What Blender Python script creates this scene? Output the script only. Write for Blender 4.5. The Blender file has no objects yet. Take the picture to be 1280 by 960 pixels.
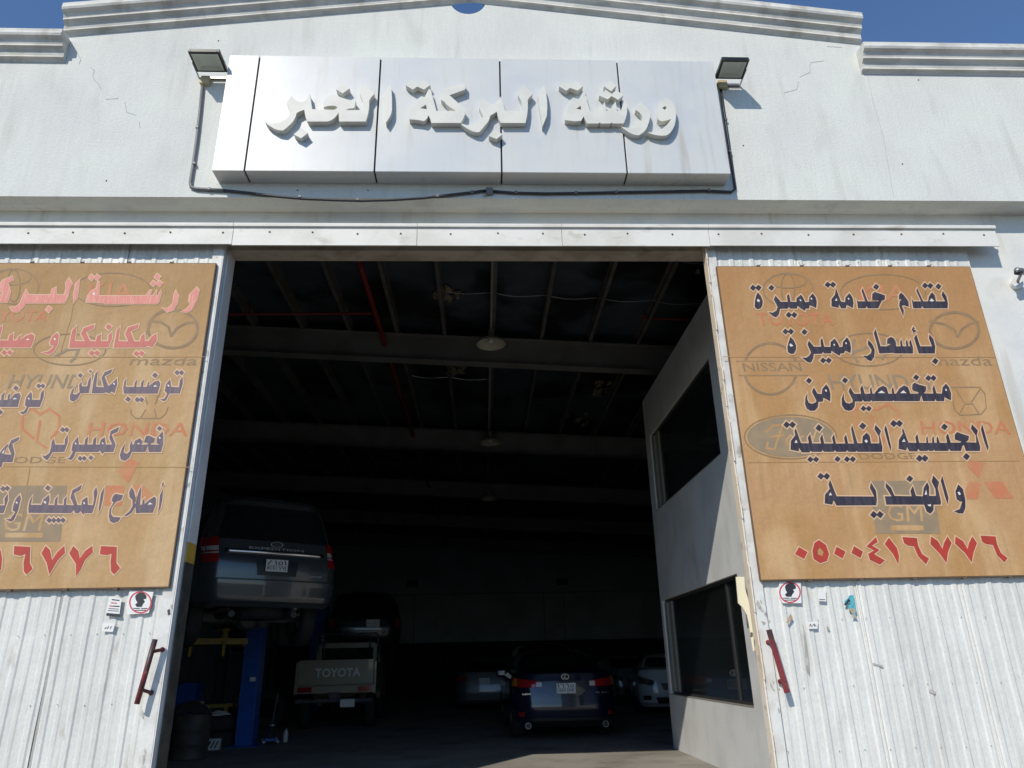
import bpy, bmesh, math, random
from mathutils import Vector, Matrix
from mathutils.geometry import delaunay_2d_cdt
random.seed(7)
S = bpy.context.scene
COL = S.collection

# ---------------------------------------------------------------- camera, sky, sun, exposure
CAM = Vector((0.0, -6.2, 1.25))
YAW, PIT, ROL = math.radians(2.58775), math.radians(21.1915), math.radians(-1.27686)
FPX = 903.484                                   # focal length in photo pixels (1280 wide)
_f = Vector((math.sin(YAW)*math.cos(PIT), math.cos(YAW)*math.cos(PIT), math.sin(PIT)))
_r = Vector((math.cos(YAW), -math.sin(YAW), 0.0))
_u = _r.cross(_f)
CR = _r*math.cos(ROL) + _u*math.sin(ROL)
CU = -_r*math.sin(ROL) + _u*math.cos(ROL)
CF = _f
cd = bpy.data.cameras.new('camera'); cam = bpy.data.objects.new('camera', cd); COL.objects.link(cam)
cd.sensor_width = 36.0; cd.lens = 36.0*FPX/1280.0; cd.clip_start = 0.05; cd.clip_end = 3000
cam.matrix_world = Matrix(((CR.x, CU.x, -CF.x, CAM.x), (CR.y, CU.y, -CF.y, CAM.y), (CR.z, CU.z, -CF.z, CAM.z), (0, 0, 0, 1)))
S.camera = cam
SUNDIR = Vector((0.60, 1.0, -0.93)).normalized()   # the way the light travels
world = bpy.data.worlds.new('World'); S.world = world; world.use_nodes = True
wn = world.node_tree; wn.nodes.clear()
wo = wn.nodes.new('ShaderNodeOutputWorld'); wb = wn.nodes.new('ShaderNodeBackground'); sk = wn.nodes.new('ShaderNodeTexSky')
sk.sky_type = 'NISHITA'; sk.sun_disc = False
sk.sun_elevation = math.asin(-SUNDIR.z); sk.sun_rotation = math.atan2(-SUNDIR.x, -SUNDIR.y) % (2*math.pi)
sk.altitude = 0; sk.air_density = 1.0; sk.dust_density = 0.1; sk.ozone_density = 7.0
wb.inputs[1].default_value = 0.15
wn.links.new(sk.outputs[0], wb.inputs[0]); wn.links.new(wb.outputs[0], wo.inputs[0])
sl = bpy.data.lights.new('sun', 'SUN'); sl.energy = 3.62; sl.angle = math.radians(0.53); sl.color = (1.0, 0.935, 0.825)
so = bpy.data.objects.new('sun', sl); COL.objects.link(so); so.rotation_euler = SUNDIR.to_track_quat('-Z', 'Y').to_euler()
so.location = (-6, -12, 14)
S.view_settings.view_transform = 'Standard'; S.view_settings.look = 'None'
S.view_settings.exposure = 0.0; S.view_settings.gamma = 1.0; S.view_settings.use_curve_mapping = False
S.cycles.max_bounces = 8; S.cycles.diffuse_bounces = 4; S.cycles.glossy_bounces = 4
S.cycles.sample_clamp_indirect = 4.0

# ---------------------------------------------------------------- helpers
def ray(x, y): return CR*((x-640)/FPX) - CU*((y-480)/FPX) + CF
def P(x, y, Y=0.0):
    d = ray(x, y); return CAM + d*((Y-CAM.y)/d.y)
def PXp(x, y, X):
    d = ray(x, y); return CAM + d*((X-CAM.x)/d.x)
def PZp(x, y, Z=0.0):
    d = ray(x, y); return CAM + d*((Z-CAM.z)/d.z)

class MB:
    def __init__(s): s.v = []; s.f = []
    def add(s, vs, fs):
        o = len(s.v); s.v += [tuple(v) for v in vs]; s.f += [tuple(i+o for i in f) for f in fs]; return s
    def box(s, x0, x1, y0, y1, z0, z1):
        return s.add([(x0,y0,z0),(x1,y0,z0),(x1,y1,z0),(x0,y1,z0),(x0,y0,z1),(x1,y0,z1),(x1,y1,z1),(x0,y1,z1)],
                     [(0,3,2,1),(4,5,6,7),(0,1,5,4),(1,2,6,5),(2,3,7,6),(3,0,4,7)])
    def obox(s, c, ax, ay, az):      # centre and three half axes
        c = Vector(c); ax, ay, az = Vector(ax), Vector(ay), Vector(az)
        vs = [c+ax*i+ay*j+az*k for k in (-1,1) for (i,j) in ((-1,-1),(1,-1),(1,1),(-1,1))]
        return s.add(vs, [(0,3,2,1),(4,5,6,7),(0,1,5,4),(1,2,6,5),(2,3,7,6),(3,0,4,7)])
    def bar(s, a, b, w, h, up=(0,0,1)):
        a, b = Vector(a), Vector(b); d = (b-a); u = Vector(up); x = d.cross(u)
        if x.length < 1e-6: x = Vector((1,0,0))
        x.normalize(); z = x.cross(d).normalized()
        return s.obox((a+b)/2, d/2, x*w/2, z*h/2)
    def tube(s, pts, r, n=8, caps=True):
        pts = [Vector(p) for p in pts]; rr = r if isinstance(r, (list, tuple)) else [r]*len(pts)
        rings = []; up = Vector((0.31, 0.2, 0.93))
        for i, p in enumerate(pts):
            t = (pts[min(i+1, len(pts)-1)] - pts[max(i-1, 0)]).normalized()
            x = t.cross(up)
            if x.length < 0.05: x = t.cross(Vector((1,0.1,0)))
            x.normalize(); z = x.cross(t)
            rings.append([p + (x*math.cos(2*math.pi*k/n) + z*math.sin(2*math.pi*k/n))*rr[i] for k in range(n)])
        vs = [v for R_ in rings for v in R_]; fs = []
        for i in range(len(rings)-1):
            for k in range(n): fs.append((i*n+k, i*n+(k+1)%n, (i+1)*n+(k+1)%n, (i+1)*n+k))
        if caps: fs.append(tuple(range(n-1, -1, -1))); fs.append(tuple((len(rings)-1)*n+k for k in range(n)))
        return s.add(vs, fs)
    def lathe(s, prof, c=(0,0,0), axis='z', n=24, a0=0, a1=2*math.pi):      # prof: (radius, height)
        full = abs(a1-a0-2*math.pi) < 1e-6; m = n if full else n+1; vs = []
        for r, h in prof:
            for k in range(m):
                a = a0+(a1-a0)*k/n; p, q = r*math.cos(a), r*math.sin(a)
                v = {'z': (p,q,h), 'x': (h,p,q), 'y': (p,h,q)}[axis]
                vs.append((v[0]+c[0], v[1]+c[1], v[2]+c[2]))
        fs = []
        for i in range(len(prof)-1):
            for k in range(n):
                k2 = (k+1) % m; fs.append((i*m+k, i*m+k2, (i+1)*m+k2, (i+1)*m+k))
        return s.add(vs, fs)
    def prism(s, poly, y0, y1):       # polygon in (x, z) given depth in y
        n = len(poly); vs = [(x, y0, z) for x, z in poly] + [(x, y1, z) for x, z in poly]
        fs = [tuple(range(n)), tuple(range(2*n-1, n-1, -1))] + [(i, i+n, (i+1)%n+n, (i+1)%n) for i in range(n)]
        return s.add(vs, fs)
    def sweepx(s, prof, x0, x1, z0=0.0, z1=0.0, ylift=0.0):     # profile (y, z) swept along x from height z0 to z1
        n = len(prof); vs = [(x0, y+ylift, z+z0) for y, z in prof] + [(x1, y+ylift, z+z1) for y, z in prof]
        fs = [(i, (i+1)%n, (i+1)%n+n, i+n) for i in range(n)] + [tuple(range(n-1,-1,-1)), tuple(range(n, 2*n))]
        return s.add(vs, fs)
    def build(s, name, mat, parent=None, smooth=False, bevel=0.0, seg=2, recalc=True):
        me = bpy.data.meshes.new(name); me.from_pydata(s.v, [], s.f); me.update()
        if recalc or bevel:
            bm = bmesh.new(); bm.from_mesh(me); bmesh.ops.recalc_face_normals(bm, faces=bm.faces); bm.to_mesh(me); bm.free()
        if smooth:
            for p in me.polygons: p.use_smooth = True
        o = bpy.data.objects.new(name, me); COL.objects.link(o)
        if mat: me.materials.append(mat)
        if parent is not None: o.parent = parent
        if bevel:
            b = o.modifiers.new('bevel', 'BEVEL'); b.width = bevel; b.segments = seg; b.limit_method = 'ANGLE'; b.angle_limit = math.radians(40)
        if smooth is True:
            pass
        return o
def sharp(o, deg=35):
    bm = bmesh.new(); bm.from_mesh(o.data); a = math.radians(deg)
    for e in bm.edges:
        if len(e.link_faces) == 2 and e.calc_face_angle(0) > a: e.smooth = False
    bm.to_mesh(o.data); bm.free(); return o
def tag(o, label=None, cat=None, group=None, kind=None):
    if label: o['label'] = label
    if cat: o['category'] = cat
    if group: o['group'] = group
    if kind: o['kind'] = kind
    return o
def empty(name, loc=(0,0,0), rz=0.0):
    o = bpy.data.objects.new(name, None); o.location = loc; o.rotation_euler = (0,0,rz); o.empty_display_size = 0.2
    COL.objects.link(o); return o

# ---------------------------------------------------------------- materials
def mat(name, c, rough=0.6, metal=0.0, c2=None, scale=3.0, stretch=(1,1,1), bump=0.0, bscale=40.0, c3=None, s3=1.0, st3=(1,1,1), lo=0.45, hi=0.6,
        spec=0.5, coat=0.0, alpha=None, emit=None, emits=0.0, amt=1.0, r2=None, lo2=0.4, hi2=0.65, bdist=0.01, grain=0.0, streak=None, gradz=None):
    m = bpy.data.materials.new(name); m.use_nodes = True; nt = m.node_tree; b = nt.nodes['Principled BSDF']
    b.inputs['Base Color'].default_value = (*c, 1); b.inputs['Roughness'].default_value = rough; b.inputs['Metallic'].default_value = metal
    b.inputs['Specular IOR Level'].default_value = spec; b.inputs['Coat Weight'].default_value = coat
    if emit: b.inputs['Emission Color'].default_value = (*emit, 1); b.inputs['Emission Strength'].default_value = emits
    geo = nt.nodes.new('ShaderNodeNewGeometry')
    def noise(sc, st, det=6.0, dist=0.0):
        mp = nt.nodes.new('ShaderNodeMapping'); mp.inputs['Scale'].default_value = st
        nt.links.new(geo.outputs['Position'], mp.inputs[0])
        n = nt.nodes.new('ShaderNodeTexNoise'); n.inputs['Scale'].default_value = sc; n.inputs['Detail'].default_value = det; n.inputs['Distortion'].default_value = dist
        nt.links.new(mp.outputs[0], n.inputs['Vector']); return n
    def ramp(src, l, h):
        r = nt.nodes.new('ShaderNodeMapRange'); r.inputs[1].default_value = l; r.inputs[2].default_value = h
        r.interpolation_type = 'SMOOTHSTEP'; nt.links.new(src, r.inputs[0]); return r
    last = None
    if c2:
        n = noise(scale, stretch); r = ramp(n.outputs[0], lo2, hi2)
        mx = nt.nodes.new('ShaderNodeMix'); mx.data_type = 'RGBA'; mx.inputs[6].default_value = (*c, 1); mx.inputs[7].default_value = (*c2, 1)
        nt.links.new(r.outputs[0], mx.inputs[0]); last = mx.outputs[2]
    if c3:
        n = noise(s3, st3, 8.0, 0.4); r = ramp(n.outputs[0], lo, hi)
        ml = nt.nodes.new('ShaderNodeMath'); ml.operation = 'MULTIPLY'; ml.inputs[1].default_value = amt; nt.links.new(r.outputs[0], ml.inputs[0])
        mx = nt.nodes.new('ShaderNodeMix'); mx.data_type = 'RGBA'; mx.inputs[7].default_value = (*c3, 1)
        if last: nt.links.new(last, mx.inputs[6])
        else: mx.inputs[6].default_value = (*c, 1)
        nt.links.new(ml.outputs[0], mx.inputs[0]); last = mx.outputs[2]
    if streak:
        n = noise(streak[1], (streak[2],1,streak[3]), 6.0, .2); r = ramp(n.outputs[0], streak[4], streak[5])
        n2 = noise(.7, (1,1,1.3), 2.0); r2_ = ramp(n2.outputs[0], .42, .62)
        ml = nt.nodes.new('ShaderNodeMath'); ml.operation = 'MULTIPLY'; nt.links.new(r.outputs[0], ml.inputs[0]); nt.links.new(r2_.outputs[0], ml.inputs[1])
        mk = nt.nodes.new('ShaderNodeMath'); mk.operation = 'MULTIPLY'; mk.inputs[1].default_value = streak[6]; nt.links.new(ml.outputs[0], mk.inputs[0])
        mx = nt.nodes.new('ShaderNodeMix'); mx.data_type = 'RGBA'; mx.inputs[7].default_value = (*streak[0], 1)
        nt.links.new(last, mx.inputs[6]); nt.links.new(mk.outputs[0], mx.inputs[0]); last = mx.outputs[2]
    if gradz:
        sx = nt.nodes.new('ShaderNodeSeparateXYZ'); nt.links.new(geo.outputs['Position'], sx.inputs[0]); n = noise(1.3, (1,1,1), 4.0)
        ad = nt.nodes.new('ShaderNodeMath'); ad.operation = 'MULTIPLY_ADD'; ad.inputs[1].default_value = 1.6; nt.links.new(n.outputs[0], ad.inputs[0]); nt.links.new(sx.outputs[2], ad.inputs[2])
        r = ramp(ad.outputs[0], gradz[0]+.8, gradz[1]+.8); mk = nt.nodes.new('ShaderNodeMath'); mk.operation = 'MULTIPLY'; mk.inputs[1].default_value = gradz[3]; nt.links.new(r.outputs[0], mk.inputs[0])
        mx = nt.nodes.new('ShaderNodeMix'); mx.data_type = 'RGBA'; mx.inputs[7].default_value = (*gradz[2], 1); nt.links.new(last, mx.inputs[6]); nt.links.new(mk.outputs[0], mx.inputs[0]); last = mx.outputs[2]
    if grain and last:
        n = noise(70, (1,1,.6), 3.0); r = ramp(n.outputs[0], .3, .7); r.inputs[3].default_value = 1-grain; r.inputs[4].default_value = 1+grain
        n2 = noise(9, (3,1,.35), 5.0); r2_ = ramp(n2.outputs[0], .3, .7); r2_.inputs[3].default_value = 1-grain*.6; r2_.inputs[4].default_value = 1+grain*.6
        mm = nt.nodes.new('ShaderNodeMath'); mm.operation = 'MULTIPLY'; nt.links.new(r.outputs[0], mm.inputs[0]); nt.links.new(r2_.outputs[0], mm.inputs[1])
        vm = nt.nodes.new('ShaderNodeVectorMath'); vm.operation = 'SCALE'; nt.links.new(last, vm.inputs[0]); nt.links.new(mm.outputs[0], vm.inputs['Scale']); last = vm.outputs[0]
    if last: nt.links.new(last, b.inputs['Base Color'])
    if r2 is not None:
        n = noise(scale*2.3, (1,1,1)); r = ramp(n.outputs[0], 0.35, 0.65); r.inputs[3].default_value = rough; r.inputs[4].default_value = r2
        nt.links.new(r.outputs[0], b.inputs['Roughness'])
    if bump:
        n = noise(bscale, (1,1,1), 4.0); bp = nt.nodes.new('ShaderNodeBump'); bp.inputs['Strength'].default_value = bump; bp.inputs['Distance'].default_value = bdist
        nt.links.new(n.outputs[0], bp.inputs['Height']); nt.links.new(bp.outputs[0], b.inputs['Normal'])
    return m
def glass(name, tint=(0.02,0.025,0.025), rough=0.03, trans=0.25):
    m = bpy.data.materials.new(name); m.use_nodes = True; nt = m.node_tree; b = nt.nodes['Principled BSDF']; out = nt.nodes['Material Output']
    b.inputs['Base Color'].default_value = (*tint, 1); b.inputs['Roughness'].default_value = rough; b.inputs['Specular IOR Level'].default_value = 0.6
    t = nt.nodes.new('ShaderNodeBsdfTransparent'); t.inputs[0].default_value = (0.92,0.94,0.94,1)
    mx = nt.nodes.new('ShaderNodeMixShader'); mx.inputs[0].default_value = 1-trans
    nt.links.new(t.outputs[0], mx.inputs[1]); nt.links.new(b.outputs[0], mx.inputs[2]); nt.links.new(mx.outputs[0], out.inputs[0]); return m
M = {}
M['plaster'] = mat('white_plaster', (.70,.71,.655), .85, streak=((.50,.49,.44),5,1.3,.10,.50,.72,.55), grain=.03, c2=(.64,.64,.605), scale=1.1, c3=(.56,.56,.52), s3=2.4, st3=(1.4,1,.5), lo=.52, hi=.78, amt=.6, bump=.45, bscale=45, spec=.2, lo2=.3, hi2=.75)
M['plaster_low'] = mat('lower_white_paint', (.73,.72,.67), .8, streak=((.48,.43,.34),6,1.5,.12,.5,.75,.5), c2=(.64,.65,.63), scale=1.7, c3=(.5,.48,.43), s3=3, lo=.55, hi=.8, amt=.4, bump=.25, bscale=50, spec=.2)
M['cornice'] = mat('cornice_plaster', (.71,.695,.64), .85, streak=((.36,.33,.27),6,1.2,.3,.5,.72,.5), c2=(.56,.55,.51), scale=4, stretch=(.6,1,2.2), c3=(.38,.36,.31), s3=5, st3=(1,1,1), lo=.52, hi=.75, amt=.6, bump=.3, bscale=60, spec=.2)
M['alu'] = mat('sign_panel_white', (.62,.63,.605), .36, streak=((.44,.40,.32),8,1.4,.10,.52,.75,.6), c2=(.56,.58,.59), scale=1.3, c3=(.55,.52,.45), s3=3.2, st3=(5,1,.55), lo=.55, hi=.8, amt=.45, spec=.6)
M['letter'] = mat('sign_letter_face', (.70,.69,.62), .5, c2=(.64,.63,.57), scale=5, spec=.4)
M['gap'] = mat('dark_joint', (.03,.03,.03), .8)
M['band'] = mat('track_cover_paint', (.74,.725,.665), .6, c2=(.64,.62,.56), scale=2.2, c3=(.42,.38,.30), s3=6, st3=(.7,1,1.4), lo=.57, hi=.8, amt=.8, bump=.2, bscale=25)
M['door'] = mat('door_white_paint', (.70,.695,.645), .5, streak=((.42,.39,.32),5,2.2,.16,.52,.75,.35), c2=(.63,.625,.58), scale=1.5, stretch=(1.6,1,.5), c3=(.40,.37,.30), s3=4.6, st3=(2.2,1,.7), lo=.60, hi=.80, amt=.7, bump=.3, bscale=5, bdist=.03, grain=.05)
M['strip'] = mat('door_edge_dirty_white', (.72,.71,.66), .6, c2=(.60,.58,.53), scale=6, c3=(.22,.19,.15), s3=9, st3=(1,1,.8), lo=.60, hi=.72, amt=.8, bump=.2)
M['edgeboard'] = mat('door_edge_tan', (.80,.64,.46), .7, c2=(.85,.75,.60), scale=5, stretch=(1,1,.3), c3=(.30,.22,.13), s3=12, lo=.55, hi=.75, amt=.7)
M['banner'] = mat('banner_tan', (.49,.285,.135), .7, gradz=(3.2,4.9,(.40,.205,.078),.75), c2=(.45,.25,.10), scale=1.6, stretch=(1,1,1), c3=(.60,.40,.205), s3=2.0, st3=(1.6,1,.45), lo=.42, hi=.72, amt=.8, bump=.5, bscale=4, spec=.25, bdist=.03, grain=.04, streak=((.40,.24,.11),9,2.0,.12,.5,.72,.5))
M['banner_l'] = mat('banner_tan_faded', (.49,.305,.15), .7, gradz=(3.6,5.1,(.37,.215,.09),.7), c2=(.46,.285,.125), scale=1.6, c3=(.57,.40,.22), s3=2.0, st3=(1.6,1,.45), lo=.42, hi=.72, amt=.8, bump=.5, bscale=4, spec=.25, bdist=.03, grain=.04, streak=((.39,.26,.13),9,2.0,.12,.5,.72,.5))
M['fold'] = mat('banner_fold', (.43,.25,.11), .8)
M['ink'] = mat('print_navy', (.028,.023,.036), .6, c2=(.055,.045,.06), scale=12, stretch=(4,1,.5), c3=(.30,.25,.24), s3=30, st3=(5,1,.4), lo=.66, hi=.8, amt=.7)
M['ink_l'] = mat('print_faded_purple', (.115,.085,.112), .6, c2=(.155,.115,.135), scale=12, stretch=(4,1,.5), c3=(.35,.27,.24), s3=30, st3=(5,1,.4), lo=.62, hi=.8, amt=.7)
M['pink'] = mat('print_pink', (.68,.22,.18), .6, c2=(.60,.20,.15), scale=14, stretch=(6,1,.4), c3=(.72,.42,.30), s3=20, st3=(6,1,.5), lo=.5, hi=.7, amt=.7)
M['rose'] = mat('print_rose', (.54,.14,.11), .6, c2=(.48,.13,.09), scale=14)
M['red'] = mat('print_red', (.46,.045,.025), .55, c2=(.38,.045,.025), scale=8)
M['halo'] = mat('print_outline_cream', (.66,.44,.27), .6)
M['spot'] = mat('print_counter_white', (.75,.68,.62), .6)
M['faint'] = mat('print_faint_brown', (.27,.175,.09), .7, c2=(.32,.205,.10), scale=10)
M['faint2'] = mat('print_faint_grey', (.28,.21,.13), .7, c2=(.33,.235,.135), scale=8)
M['faintred'] = mat('print_faint_red', (.54,.19,.085), .7, c2=(.52,.235,.105), scale=6)
M['black'] = mat('black_plastic', (.015,.015,.016), .35)
M['rubber'] = mat('rubber', (.018,.018,.018), .8, c2=(.03,.03,.03), scale=9)
M['cable'] = mat('grey_conduit', (.16,.165,.17), .5)
M['cable2'] = mat('black_cable', (.035,.035,.04), .5)
M['jbox'] = mat('yellowed_plastic', (.55,.46,.28), .6)
M['reflector'] = mat('lamp_reflector', (.85,.84,.74), .5)
M['lens'] = glass('lamp_lens', (.3,.3,.26), .06, .95)
M['jamb'] = mat('jamb_grey_white', (.76,.75,.73), .7, c2=(.66,.65,.63), scale=3)
M['yellow'] = mat('yellow_paint', (.62,.38,.05), .6, c2=(.50,.30,.05), scale=8)
M['blackband'] = mat('black_paint', (.05,.048,.042), .6, c2=(.09,.085,.07), scale=7)
M['lintel'] = mat('lintel_beige', (.50,.43,.33), .8, c2=(.36,.30,.22), scale=3, stretch=(1,1,4), c3=(.20,.15,.10), s3=4, lo=.55, hi=.75, amt=.6)
M['asphalt'] = mat('asphalt', (.075,.07,.064), .9, c2=(.10,.094,.085), scale=.8, bump=.4, bscale=60)
M['concrete'] = mat('floor_concrete', (.31,.29,.255), .75, c2=(.24,.225,.195), scale=1.4, c3=(.07,.06,.05), s3=.9, st3=(1,1,1), lo=.5, hi=.72, amt=.7, bump=.2, bscale=30)
M['roof'] = mat('roof_foil_dark', (.06,.075,.09), .45, c2=(.08,.095,.11), scale=2, bump=.6, bscale=3, bdist=.03, c3=(.015,.016,.018), s3=.7, lo=.45, hi=.6)
M['purlin'] = mat('purlin_grey', (.15,.142,.128), .6, c2=(.11,.10,.09), scale=3)
M['beam'] = mat('steel_beam_grey', (.22,.215,.205), .55, c2=(.17,.165,.155), scale=1.5)
M['wallin'] = mat('inner_wall_grey', (.50,.56,.58), .8, c2=(.42,.47,.48), scale=.8)
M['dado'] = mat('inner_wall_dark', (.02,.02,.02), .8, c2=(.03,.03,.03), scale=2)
M['office'] = mat('office_wall_grey', (.66,.66,.64), .75, c2=(.58,.58,.565), scale=1.6, c3=(.42,.42,.40), s3=3.2, st3=(1,1,.45), lo=.55, hi=.8, amt=.5, bump=.15, bscale=30)
M['frame'] = mat('window_frame_black', (.03,.03,.032), .45)
M['frame2'] = mat('window_frame_grey', (.26,.25,.22), .5)
M['pane'] = glass('office_glass', (.012,.014,.015), .02, .5)
M['redpipe'] = mat('red_pipe', (.22,.022,.018), .5)
M['wire'] = mat('bright_wire', (.65,.66,.65), .35, metal=.7)
M['torn'] = mat('torn_insulation', (.30,.25,.16), .9, c2=(.18,.15,.10), scale=14)
M['lampshade'] = mat('enamel_cream', (.58,.55,.42), .4)
M['cream'] = mat('cream_board', (.80,.74,.55), .7)
M['sticker'] = mat('sticker_white', (.78,.77,.74), .5)
M['stickred'] = mat('sticker_red', (.55,.06,.09), .5)
M['stickblk'] = mat('sticker_black', (.03,.03,.035), .5)
M['teal'] = mat('sticker_teal', (.06,.34,.42), .5, c2=(.12,.45,.50), scale=40)
M['stickbrown'] = mat('sticker_worn_brown', (.40,.28,.17), .7, c2=(.5,.4,.28), scale=60)
M['handle'] = mat('handle_worn_red', (.22,.03,.03), .45, c2=(.05,.03,.03), scale=6, c3=(.3,.25,.22), s3=40, lo=.62, hi=.75)
M['rust_and_shade'] = mat('rust_stain_and_shade', (.14,.09,.06), .8)
M['screw'] = mat('screw_head', (.30,.28,.24), .6)
M['crack'] = mat('hairline_crack', (.40,.40,.38), .9)
M['scuff'] = mat('grey_scuff', (.36,.34,.30), .8, c2=(.5,.48,.44), scale=30)
M['blue'] = mat('lift_blue', (.02,.10,.42), .4, c2=(.02,.08,.33), scale=4)
M['liftyellow'] = mat('lift_yellow', (.45,.32,.05), .5, c2=(.33,.24,.05), scale=6)
M['plate'] = mat('plate_white', (.72,.72,.70), .4)
M['chrome'] = mat('chrome', (.75,.76,.78), .12, metal=1.0)
M['steel'] = mat('dull_steel', (.30,.30,.29), .45, metal=.8)
M['under'] = mat('underbody_grey', (.10,.10,.095), .7, c2=(.05,.05,.05), scale=5)
M['tail'] = mat('tail_lens_red', (.34,.012,.014), .12, coat=.6)
M['tailclear'] = mat('tail_lens_clear', (.60,.55,.52), .15, coat=.6)
M['amber'] = mat('amber_lens', (.50,.20,.03), .15, coat=.5)
M['carglass'] = glass('car_glass', (.012,.014,.014), .03, .22)
M['suvgrey'] = mat('metallic_grey_paint', (.075,.083,.087), .25, metal=.35, coat=.9)
M['blackpaint'] = mat('black_car_paint', (.012,.012,.013), .25, coat=.8)
M['navy'] = mat('navy_car_paint', (.009,.012,.034), .25, metal=.3, coat=.9)
M['silver'] = mat('silver_car_paint', (.15,.16,.165), .4, metal=.5, coat=.8)
M['whitepaint'] = mat('white_car_paint', (.65,.67,.68), .3, coat=.8)
M['beige'] = mat('beige_pickup_paint', (.31,.275,.19), .4, coat=.4)
M['rag'] = mat('white_rag', (.60,.60,.57), .9)
M['drum'] = mat('dark_drum', (.05,.045,.04), .6, c2=(.09,.07,.05), scale=5)

# ---------------------------------------------------------------- flat print: union of outlines on the plane Y
def px_plane(polys, Y): return [[(lambda q: (q.x, q.z))(P(x, y, Y)) for x, y in p] for p in polys]
def grow(poly, d):
    n = len(poly); A = sum(poly[i][0]*poly[(i+1)%n][1]-poly[(i+1)%n][0]*poly[i][1] for i in range(n))
    s = 1 if A > 0 else -1; out = []
    for i in range(n):
        a, b, c = Vector(poly[i-1]), Vector(poly[i]), Vector(poly[(i+1)%n])
        e1 = (b-a); e2 = (c-b)
        if e1.length < 1e-7 or e2.length < 1e-7: continue
        n1 = Vector((e1.y, -e1.x)).normalized()*s; n2 = Vector((e2.y, -e2.x)).normalized()*s
        m = n1+n2
        if m.length < 0.2: m = n1
        m = m.normalized(); k = 1/max(0.55, m.dot(n1)); out.append(tuple(b+m*d*k))
    return out
def union(polys, holes=()):
    vs = []; fs = []
    for p in list(polys)+list(holes):
        if sum(p[i-1][0]*p[i][1]-p[i][0]*p[i-1][1] for i in range(len(p))) < 0: p = list(p)[::-1]
        o = len(vs); vs += [Vector(q) for q in p]; fs.append(list(range(o, o+len(p))))
    r = delaunay_2d_cdt(vs, [], fs, 0, 1e-6); nh = len(polys)
    tris = [f for f, of in zip(r[2], r[5]) if of and not any(k >= nh for k in of)]
    return [tuple(v) for v in r[0]], tris
_k = [0]
def lift():                      # prints never share a plane
    _k[0] = (_k[0]+1) % 24; return _k[0]*.00003
def flat(name, polys, holes, Y, m, parent, depth=0.0):
    if not depth: Y = Y - lift()
    v, t = union(polys, holes); mb = MB()
    if not depth:
        mb.add([(x, Y, z) for x, z in v], t)
    else:
        n = len(v); mb.v = [(x, Y, z) for x, z in v] + [(x, Y+depth, z) for x, z in v]; cnt = {}
        for f in t:
            for i in range(3):
                e = (f[i], f[(i+1)%3]); cnt[e] = 1
        mb.f = [tuple(f) for f in t] + [tuple(i+n for i in reversed(f)) for f in t]
        mb.f += [(a, b, b+n, a+n) for (a, b) in cnt if (b, a) not in cnt]
    return mb.build(name, m, parent, recalc=bool(depth))
def dia(x, y, r): return [(x-r*.1, y-r), (x+r, y-r*.12), (x+r*.12, y+r), (x-r, y+r*.1)]
def hol(x, y, r): return [(x-r, y-r*.6), (x+r*.2, y-r), (x+r, y+r*.5), (x, y+r)]
def crop(cx, cy, s, polys):
    out = []
    for p in polys:
        if not isinstance(p, list): out.append([(cx+a/s, cy+b/s) for a, b in (dia(p[0], p[1], p[2] if len(p) > 2 else 36))])
        else: out.append([(cx+a/s, cy+b/s) for a, b in p])
    return out
def crph(cx, cy, s, polys):
    return [[(cx+a/s, cy+b/s) for a, b in (p if isinstance(p, list) else hol(*p))] for p in polys]
def word(parent, Y, C, polys, holes=(), m='ink', halo=.012):
    pp = px_plane(crop(*C, polys), Y); hh = px_plane(crph(*C, holes), Y)
    flat('lettering', pp, hh, Y, M[m], parent)
    for h in hh: flat('lettering_counter', [grow(h, .002)], [], Y+.0006, M['spot'], parent)
    if halo: flat('lettering_outline', [grow(p, halo) for p in pp], [], Y+.0012, M['halo'], parent)
def ellipse(cx, cy, rx, ry, n=40, rot=0.0): return [(cx+rx*math.cos(2*math.pi*k/n), cy+ry*math.sin(2*math.pi*k/n)) for k in range(n)]
def ring(parent, Y, cx, cy, rx, ry, w, m='faint', dx=0.0):
    flat('printed_emblem', px_plane([ellipse(cx, cy, rx+w/2, ry+w/2)], Y), px_plane([ellipse(cx, cy, rx-w/2, ry-w/2)], Y), Y, M[m], parent)
def stroke(pts, w):
    out = []
    for a, b in zip(pts[:-1], pts[1:]):
        a, b = Vector(a), Vector(b); d = (b-a).normalized(); n = Vector((-d.y, d.x))*w/2; d = d*w*.3
        out.append([tuple(a-d+n), tuple(b+d+n), tuple(b+d-n), tuple(a-d-n)])
    return out
def strokes(parent, Y, lines, w, m='faint', name='printed_emblem'):
    ps = []
    for l in lines: ps += stroke(l, w)
    flat(name, px_plane(ps, Y), [], Y, M[m], parent)
_fc = {}
def text_polys(txt, bold=0.0):
    k = (txt, bold)
    if k not in _fc:
        cu = bpy.data.curves.new('t', 'FONT'); cu.body = txt; cu.offset = bold; cu.resolution_u = 2
        o = bpy.data.objects.new('t', cu); COL.objects.link(o); dg = bpy.context.evaluated_depsgraph_get(); dg.update()
        me = o.evaluated_get(dg).to_mesh(); vs = [tuple(v.co[:2]) for v in me.vertices]; fs = [tuple(p.vertices) for p in me.polygons]
        o.evaluated_get(dg).to_mesh_clear(); bpy.data.objects.remove(o); bpy.data.curves.remove(cu)
        xs = [v[0] for v in vs]; ys = [v[1] for v in vs]; a, b, c, d = min(xs), max(xs), min(ys), max(ys)
        _fc[k] = ([((x-a)/(b-a), (y-c)/(d-c)) for x, y in vs], fs)
    return _fc[k]
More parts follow.
